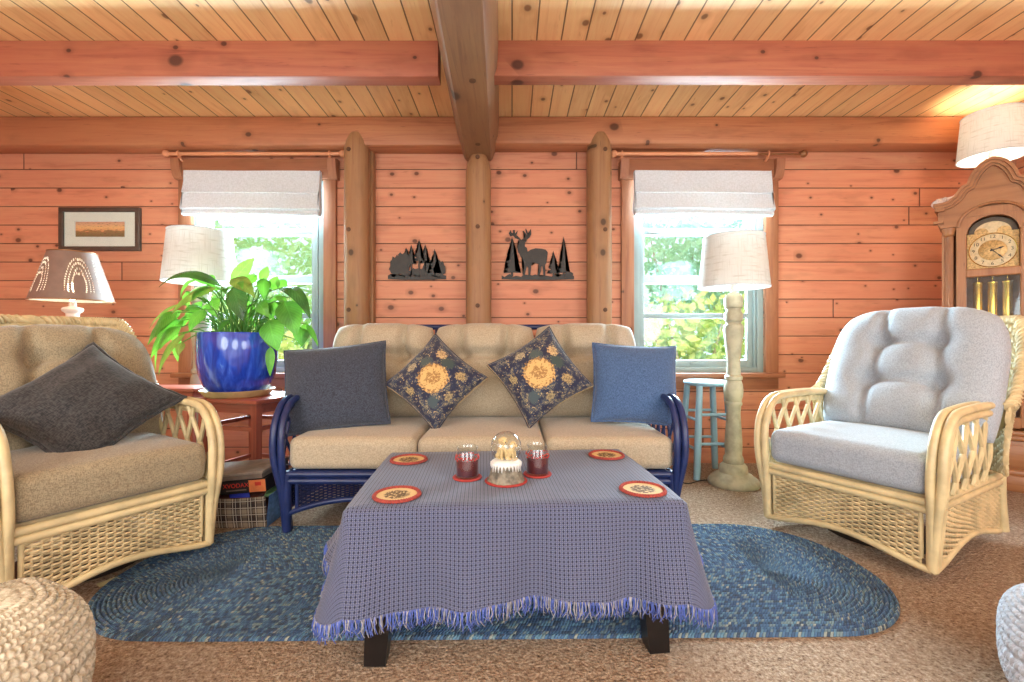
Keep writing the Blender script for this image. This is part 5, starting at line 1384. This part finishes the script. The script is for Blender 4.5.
# crown
def crown(sgn=1):
    return [(-0.275, 1.885), (-0.235, 1.885), (-0.205, 1.893), (-0.178, 1.918), (-0.158, 1.955), (-0.138, 1.978), (-0.118, 1.985), (-0.108, 2.02), (-0.09, 2.06), (-0.06, 2.10), (-0.03, 2.122), (0.0, 2.13)]
top = crown()+[(-x, z) for x, z in crown()[::-1][1:]]
def off(d):      # curve lowered by d along its normal
    out = []
    for i, p in enumerate(top):
        a = V((top[max(0, i-1)][0], top[max(0, i-1)][1], 0)); c = V((top[min(len(top)-1, i+1)][0], top[min(len(top)-1, i+1)][1], 0)); tg = (c-a).normalized()
        out.append((p[0]+tg.y*d, p[1]-tg.x*d))
    return out
inner = [(0.150*math.cos(a), 1.715+0.125*math.sin(a)) for a in [PI*i/18 for i in range(19)]]
face = [(-0.25, 1.735), (-0.25, 1.86)]+[p for p in off(0.03) if abs(p[0]) < 0.245]+[(0.25, 1.86), (0.25, 1.735), (0.165, 1.715)]+inner+[(-0.165, 1.715)]
b = MB(); b.prism(face, -0.150, -0.115); b.build('pediment', M['oak_h'], ck, smooth=False)
def band(d0, d1, y0, y1):
    A = off(d0); B = off(d1); n = len(A); vs = [(x, y, z) for (x, z) in A for y in (y0, y1)]+[(x, y, z) for (x, z) in B for y in (y0, y1)]
    fs = []
    for i in range(n-1):
        a = 2*i; c = 2*n+2*i; fs += [(a, a+1, a+3, a+2), (c, c+2, c+3, c+1), (a, a+2, c+2, c), (a+1, c+1, c+3, a+3)]
    fs += [(0, 2*n, 2*n+1, 1), (2*n-2, 2*n-1, 4*n-1, 4*n-2)]
    return vs, fs
b = MB(); b.add(*band(0.0, 0.016, -0.205, -0.10)); b.add(*band(0.014, 0.034, -0.190, -0.10)); b.add(*band(0.032, 0.046, -0.172, -0.10))
for sx in (-1, 1):
    for z, e in ((1.877, 0.0), (1.858, -0.012), (1.84, -0.022)): b.box((sx*(0.255+e/2), -0.02+e*0.2, z), (0.05+e*0.5, 0.36+e, 0.018))
    b.box((sx*0.243, -0.01, 1.79), (0.03, 0.29, 0.10)); b.box((sx*0.255, -0.15, 1.76), (0.05, 0.06, 0.016)); b.box((sx*0.205, -0.13, 1.735), (0.09, 0.05, 0.03))
b.build('crown_moulding', M['oak_h'], ck, smooth=False)
b = MB(); arcm = [(0.158*math.cos(a), 0, 1.715+0.132*math.sin(a)) for a in [PI*i/30 for i in range(31)]]
b.tube([(x, -0.155, z) for x, y, z in arcm], 0.009, 8); b.build('arch_bead', M['oak'], ck)
b = MB(); b.box((0, 0.02, 1.835), (0.50, 0.26, 0.02)); b.build('top_board', M['oak_h'], ck, smooth=False)
# dial
b = MB(); b.box((0, -0.085, 1.547), (0.236, 0.006, 0.236)); dl = b.build('dial_plate', M['brassdial'], ck, smooth=False)
b = MB(); b.prism([(0.112*math.cos(a), 1.664+0.100*math.sin(a)) for a in [PI*i/24 for i in range(25)]], -0.088, -0.082); b.build('moon_dial', M['darkface'], dl, smooth=False)
b = MB(); b.prism([(0.085*math.cos(a), 1.664+0.072*math.sin(a)) for a in [PI*i/24 for i in range(25)]], -0.0895, -0.0885); b.build('moon_face', M['dialring'], dl, smooth=False)
b = MB()
for sx in (-1, 1): b.prism([(sx*0.052+0.034*math.cos(a), 1.664+0.034*math.sin(a)) for a in [PI*i/16 for i in range(17)]], -0.092, -0.0895)
b.build('moon_humps', M['brassdial'], dl, smooth=False)
b = MB(); b.lathe([(0.0, 0), (0.108, 0), (0.110, 0.003), (0.106, 0.004), (0.070, 0.004), (0.069, 0.003), (0.0, 0.003)], 48, cap=False)
cr = b.build('chapter_ring', M['dialring'], dl, loc=(0, -0.0885, 1.547), rot=(PI/2, 0, 0))
b = MB(); b.lathe([(0.066, 0.0035), (0.064, 0.005), (0.0, 0.005)], 40, cap=False); b.build('dial_centre', M['brassdial'], cr)
b = MB(); b.tube([(0.109*math.cos(2*PI*i/48), 0.109*math.sin(2*PI*i/48), 0.004) for i in range(48)], 0.0025, 6, closed=True); b.build('dial_bezel', M['brass'], cr)
b = MB()
for h in range(1, 13):
    vs, fs = text_mesh(str(h), 0.030, 0.0004); a = PI/2-2*PI*h/12; b.add([(p.x+0.088*math.cos(a), p.y+0.088*math.sin(a), 0.0046+p.z) for p in vs], fs)
b.build('numerals', M['ink'], cr, smooth=False)
def hand(L, w_, ang, z):
    b = MB(); b.prism([(-w_, -0.012), (w_, -0.012), (w_*0.6, L*0.45), (w_*1.6, L*0.62), (0, L), (-w_*1.6, L*0.62), (-w_*0.6, L*0.45)], z, z+0.001, 'xy'); b.build('clock_hand', M['ink'], cr, smooth=False, rot=(0, 0, ang))
hand(0.058, 0.004, -math.radians(72), 0.0062); hand(0.082, 0.003, -math.radians(140), 0.0078)
for i, x in enumerate((-0.068, 0.0, 0.068)):
    b = MB(); b.lathe([(0.0, 0.98), (0.022, 0.98), (0.0265, 0.985), (0.0265, 0.995), (0.024, 1.0), (0.024, 1.325), (0.0265, 1.33), (0.0265, 1.342), (0.014, 1.35), (0.004, 1.36), (0.0, 1.36)], 24, (x, -0.03, 0)); wt = b.build('weight', M['brass'], ck)
    b = MB(); b.tube([(x, -0.03, 1.355), (x, -0.03, 1.47)], 0.003, 6); b.build('weight_cable', M['brass'], wt)
b = MB(); b.tube([(0, 0.03, 0.66), (0, 0.03, 1.45)], 0.005, 8); b.lathe([(0.0, -0.006), (0.06, -0.006), (0.066, 0.0), (0.06, 0.006), (0.0, 0.008)], 32, (0, 0, 0)) if False else None
b.ball((0, 0.03, 0.62), 0.065, 24, (1, 0.12, 1)); b.build('pendulum', M['brass'], ck)
# lamp standing on the clock
cx_, cy_ = 3.25, 3.08
l = empty('table_lamp', (cx_, cy_, 1.846), 0, 'white table lamp with linen shade standing on top of the grandfather clock', 'table lamp')
b = MB(); b.lathe([(0.0, 0.0), (0.070, 0.0), (0.072, 0.012), (0.05, 0.02), (0.028, 0.04), (0.04, 0.08), (0.068, 0.14), (0.076, 0.19), (0.066, 0.24), (0.04, 0.28), (0.022, 0.30), (0.018, 0.33), (0.0, 0.335)], 32, cap=False); b.build('ceramic_base', M['white_ceramic'], l)
shade_parts(l, 0.178, 0.155, 0.345, 0.635)
bulb_light(cx_, cy_, 1.845+0.50, 14)
fg = empty('figurine', (0, 0, 0), 0, 'pale pearly figurine lying on the left shoulder of the grandfather clock', 'figurine')
fg.location = ck.matrix_basis @ V((-0.205, -0.03, 1.888)) if False else (3.22+math.cos(math.radians(-46.2))*(-0.215)-math.sin(math.radians(-46.2))*(-0.06), 3.05+math.sin(math.radians(-46.2))*(-0.215)+math.cos(math.radians(-46.2))*(-0.06), 1.886)
fg.rotation_euler = (0, -0.22, math.radians(-46.2))
b = MB(); rr = random.Random(3)
b.tube([(-0.075, 0, 0.028), (-0.055, 0, 0.034), (-0.02, 0.004, 0.036), (0.03, 0.0, 0.034), (0.07, 0.0, 0.04), (0.10, 0.0, 0.045)], [0.012, 0.030, 0.034, 0.026, 0.016, 0.006], 14, smooth=4)
for i in range(9): b.ball((rr.uniform(-0.06, 0.03), rr.uniform(-0.02, 0.015), 0.034+rr.uniform(-0.004, 0.022)), rr.uniform(0.010, 0.017), 10)
b.build('body', M['figure'], fg, angle=180)
b = MB(); b.tube([(0.02, 0.012, 0.045), (0.06, 0.008, 0.055), (0.10, 0.004, 0.052)], [0.010, 0.014, 0.004], 10, smooth=4); b.build('tail', M['pink'], fg, angle=180)

# ================================================================== OUTSIDE THE WINDOWS
b = MB(); b.box((-0.2, 8.2, -0.35), (16, 9.0, 0.1)); struct(b, 'lawn', M['ground'], 'green lawn outside the windows', 'lawn', smooth=False)
def tree(x, y, h0, R3, n, mat, label, seed, trunk=None, lsz=0.11, nm='tree'):
    r = random.Random(seed); e = empty(nm, (x, y, -0.3), 0, label, 'tree' if nm == 'tree' else 'bush', 'greenery outside the windows')
    b = MB()
    for i in range(n):
        a = r.uniform(0, 2*PI); cz = r.uniform(-1, 1); q = r.random()**0.4; s_ = math.sqrt(1-cz*cz)
        c = V((R3[0]*q*s_*math.cos(a), R3[1]*q*s_*math.sin(a), h0+R3[2]*q*cz))
        d = V((r.gauss(0, 1), r.gauss(0, 1), r.gauss(0, 0.7)-0.2)).normalized(); nn = d.cross(V((r.gauss(0, 1), r.gauss(0, 1), r.gauss(0, 1)))).normalized(); L = lsz*r.uniform(0.6, 1.3)
        vs = [c, c+d*L*0.45+nn*L*0.26, c+d*L, c+d*L*0.45-nn*L*0.26]; b.add(vs, [(0, 1, 2, 3)], [(0, 0), (0.45, 1), (1, 0), (0.45, -1)])
    b.build('foliage', mat, e, smooth=False)
    b = MB()
    for k in range(4 if trunk is None else trunk):
        a = r.uniform(0, 2*PI); b.tube([(0.05*k, 0, 0), (R3[0]*0.25*math.cos(a), R3[1]*0.2*math.sin(a), h0*0.6), (R3[0]*0.6*math.cos(a), R3[1]*0.5*math.sin(a), h0+R3[2]*0.5)], [0.045, 0.032, 0.012], 7, smooth=4)
    b.build('trunk', M['bark'], e, angle=180)
tree(2.6, 6.4, 1.0, (1.5, 0.9, 0.95), 2600, M['outleaf2'], 'yellow-green bush outside the lower part of the right window', 1, nm='bush', lsz=0.16)
tree(3.1, 8.2, 2.4, (1.7, 1.0, 1.3), 2600, M['outleaf3'], 'pale green tree behind the bush outside the right window', 2, lsz=0.17)
tree(-3.6, 7.2, 2.1, (1.7, 1.0, 1.3), 2400, M['outleaf'], 'pale green tree outside the left window', 3, lsz=0.17)
tree(-3.7, 5.6, 0.9, (1.4, 0.7, 0.85), 2000, M['outleaf2'], 'yellow-green bush outside the left window', 4, nm='bush', lsz=0.16)
# ================================================================== LIGHT AND CAMERA
w = bpy.data.worlds.new('sky'); sc.world = w; w.use_nodes = True
nt = w.node_tree; nt.nodes.clear()
bg = nt.nodes.new('ShaderNodeBackground'); wo = nt.nodes.new('ShaderNodeOutputWorld')
bg.inputs[0].default_value = (0.78, 0.91, 1.0, 1); bg.inputs[1].default_value = 1.45
nt.links.new(bg.outputs[0], wo.inputs[0])
def light(name, kind, loc, energy, col, **kw):
    d = bpy.data.lights.new(name, kind); d.energy = energy; d.color = col
    rot = kw.pop('rot', None)
    for k_, v_ in kw.items(): setattr(d, k_, v_)
    o = bpy.data.objects.new(name, d); COL.objects.link(o); o.location = loc
    if rot: o.rotation_euler = rot
    return o
for i, (x0, x1) in enumerate(WINS):
    light('window_daylight', 'AREA', ((x0+x1)/2, 4.5, 1.75), 880, (0.66, 0.84, 1.0), shape='RECTANGLE', size=1.5, size_y=1.7, rot=(-PI/2-0.25, 0, 0))
for x, y, z, e in ((-2.0, -0.7, 1.35, 98), (2.0, -0.7, 1.35, 98), (0.0, -1.2, 1.35, 92), (-2.4, 0.1, 1.45, 26), (2.4, 0.1, 1.45, 26)):
    light('room_fill_light', 'POINT', (x, y, z), e, (0.84, 0.94, 1.0), shadow_soft_size=0.6)  # unseen fill lights added beside and behind the camera to brighten the room
cam = bpy.data.cameras.new('camera'); cam.lens = F/1024*36; cam.sensor_width = 36; cam.clip_start = 0.05
co = bpy.data.objects.new('camera', cam); COL.objects.link(co); co.location = (0, 0, CH); co.rotation_euler = (PI/2, 0, 0)
sc.camera = co
vs_ = sc.view_settings; vs_.view_transform = 'Standard'; vs_.look = 'None'; vs_.exposure = 0.3; vs_.gamma = 1.0; vs_.use_curve_mapping = False
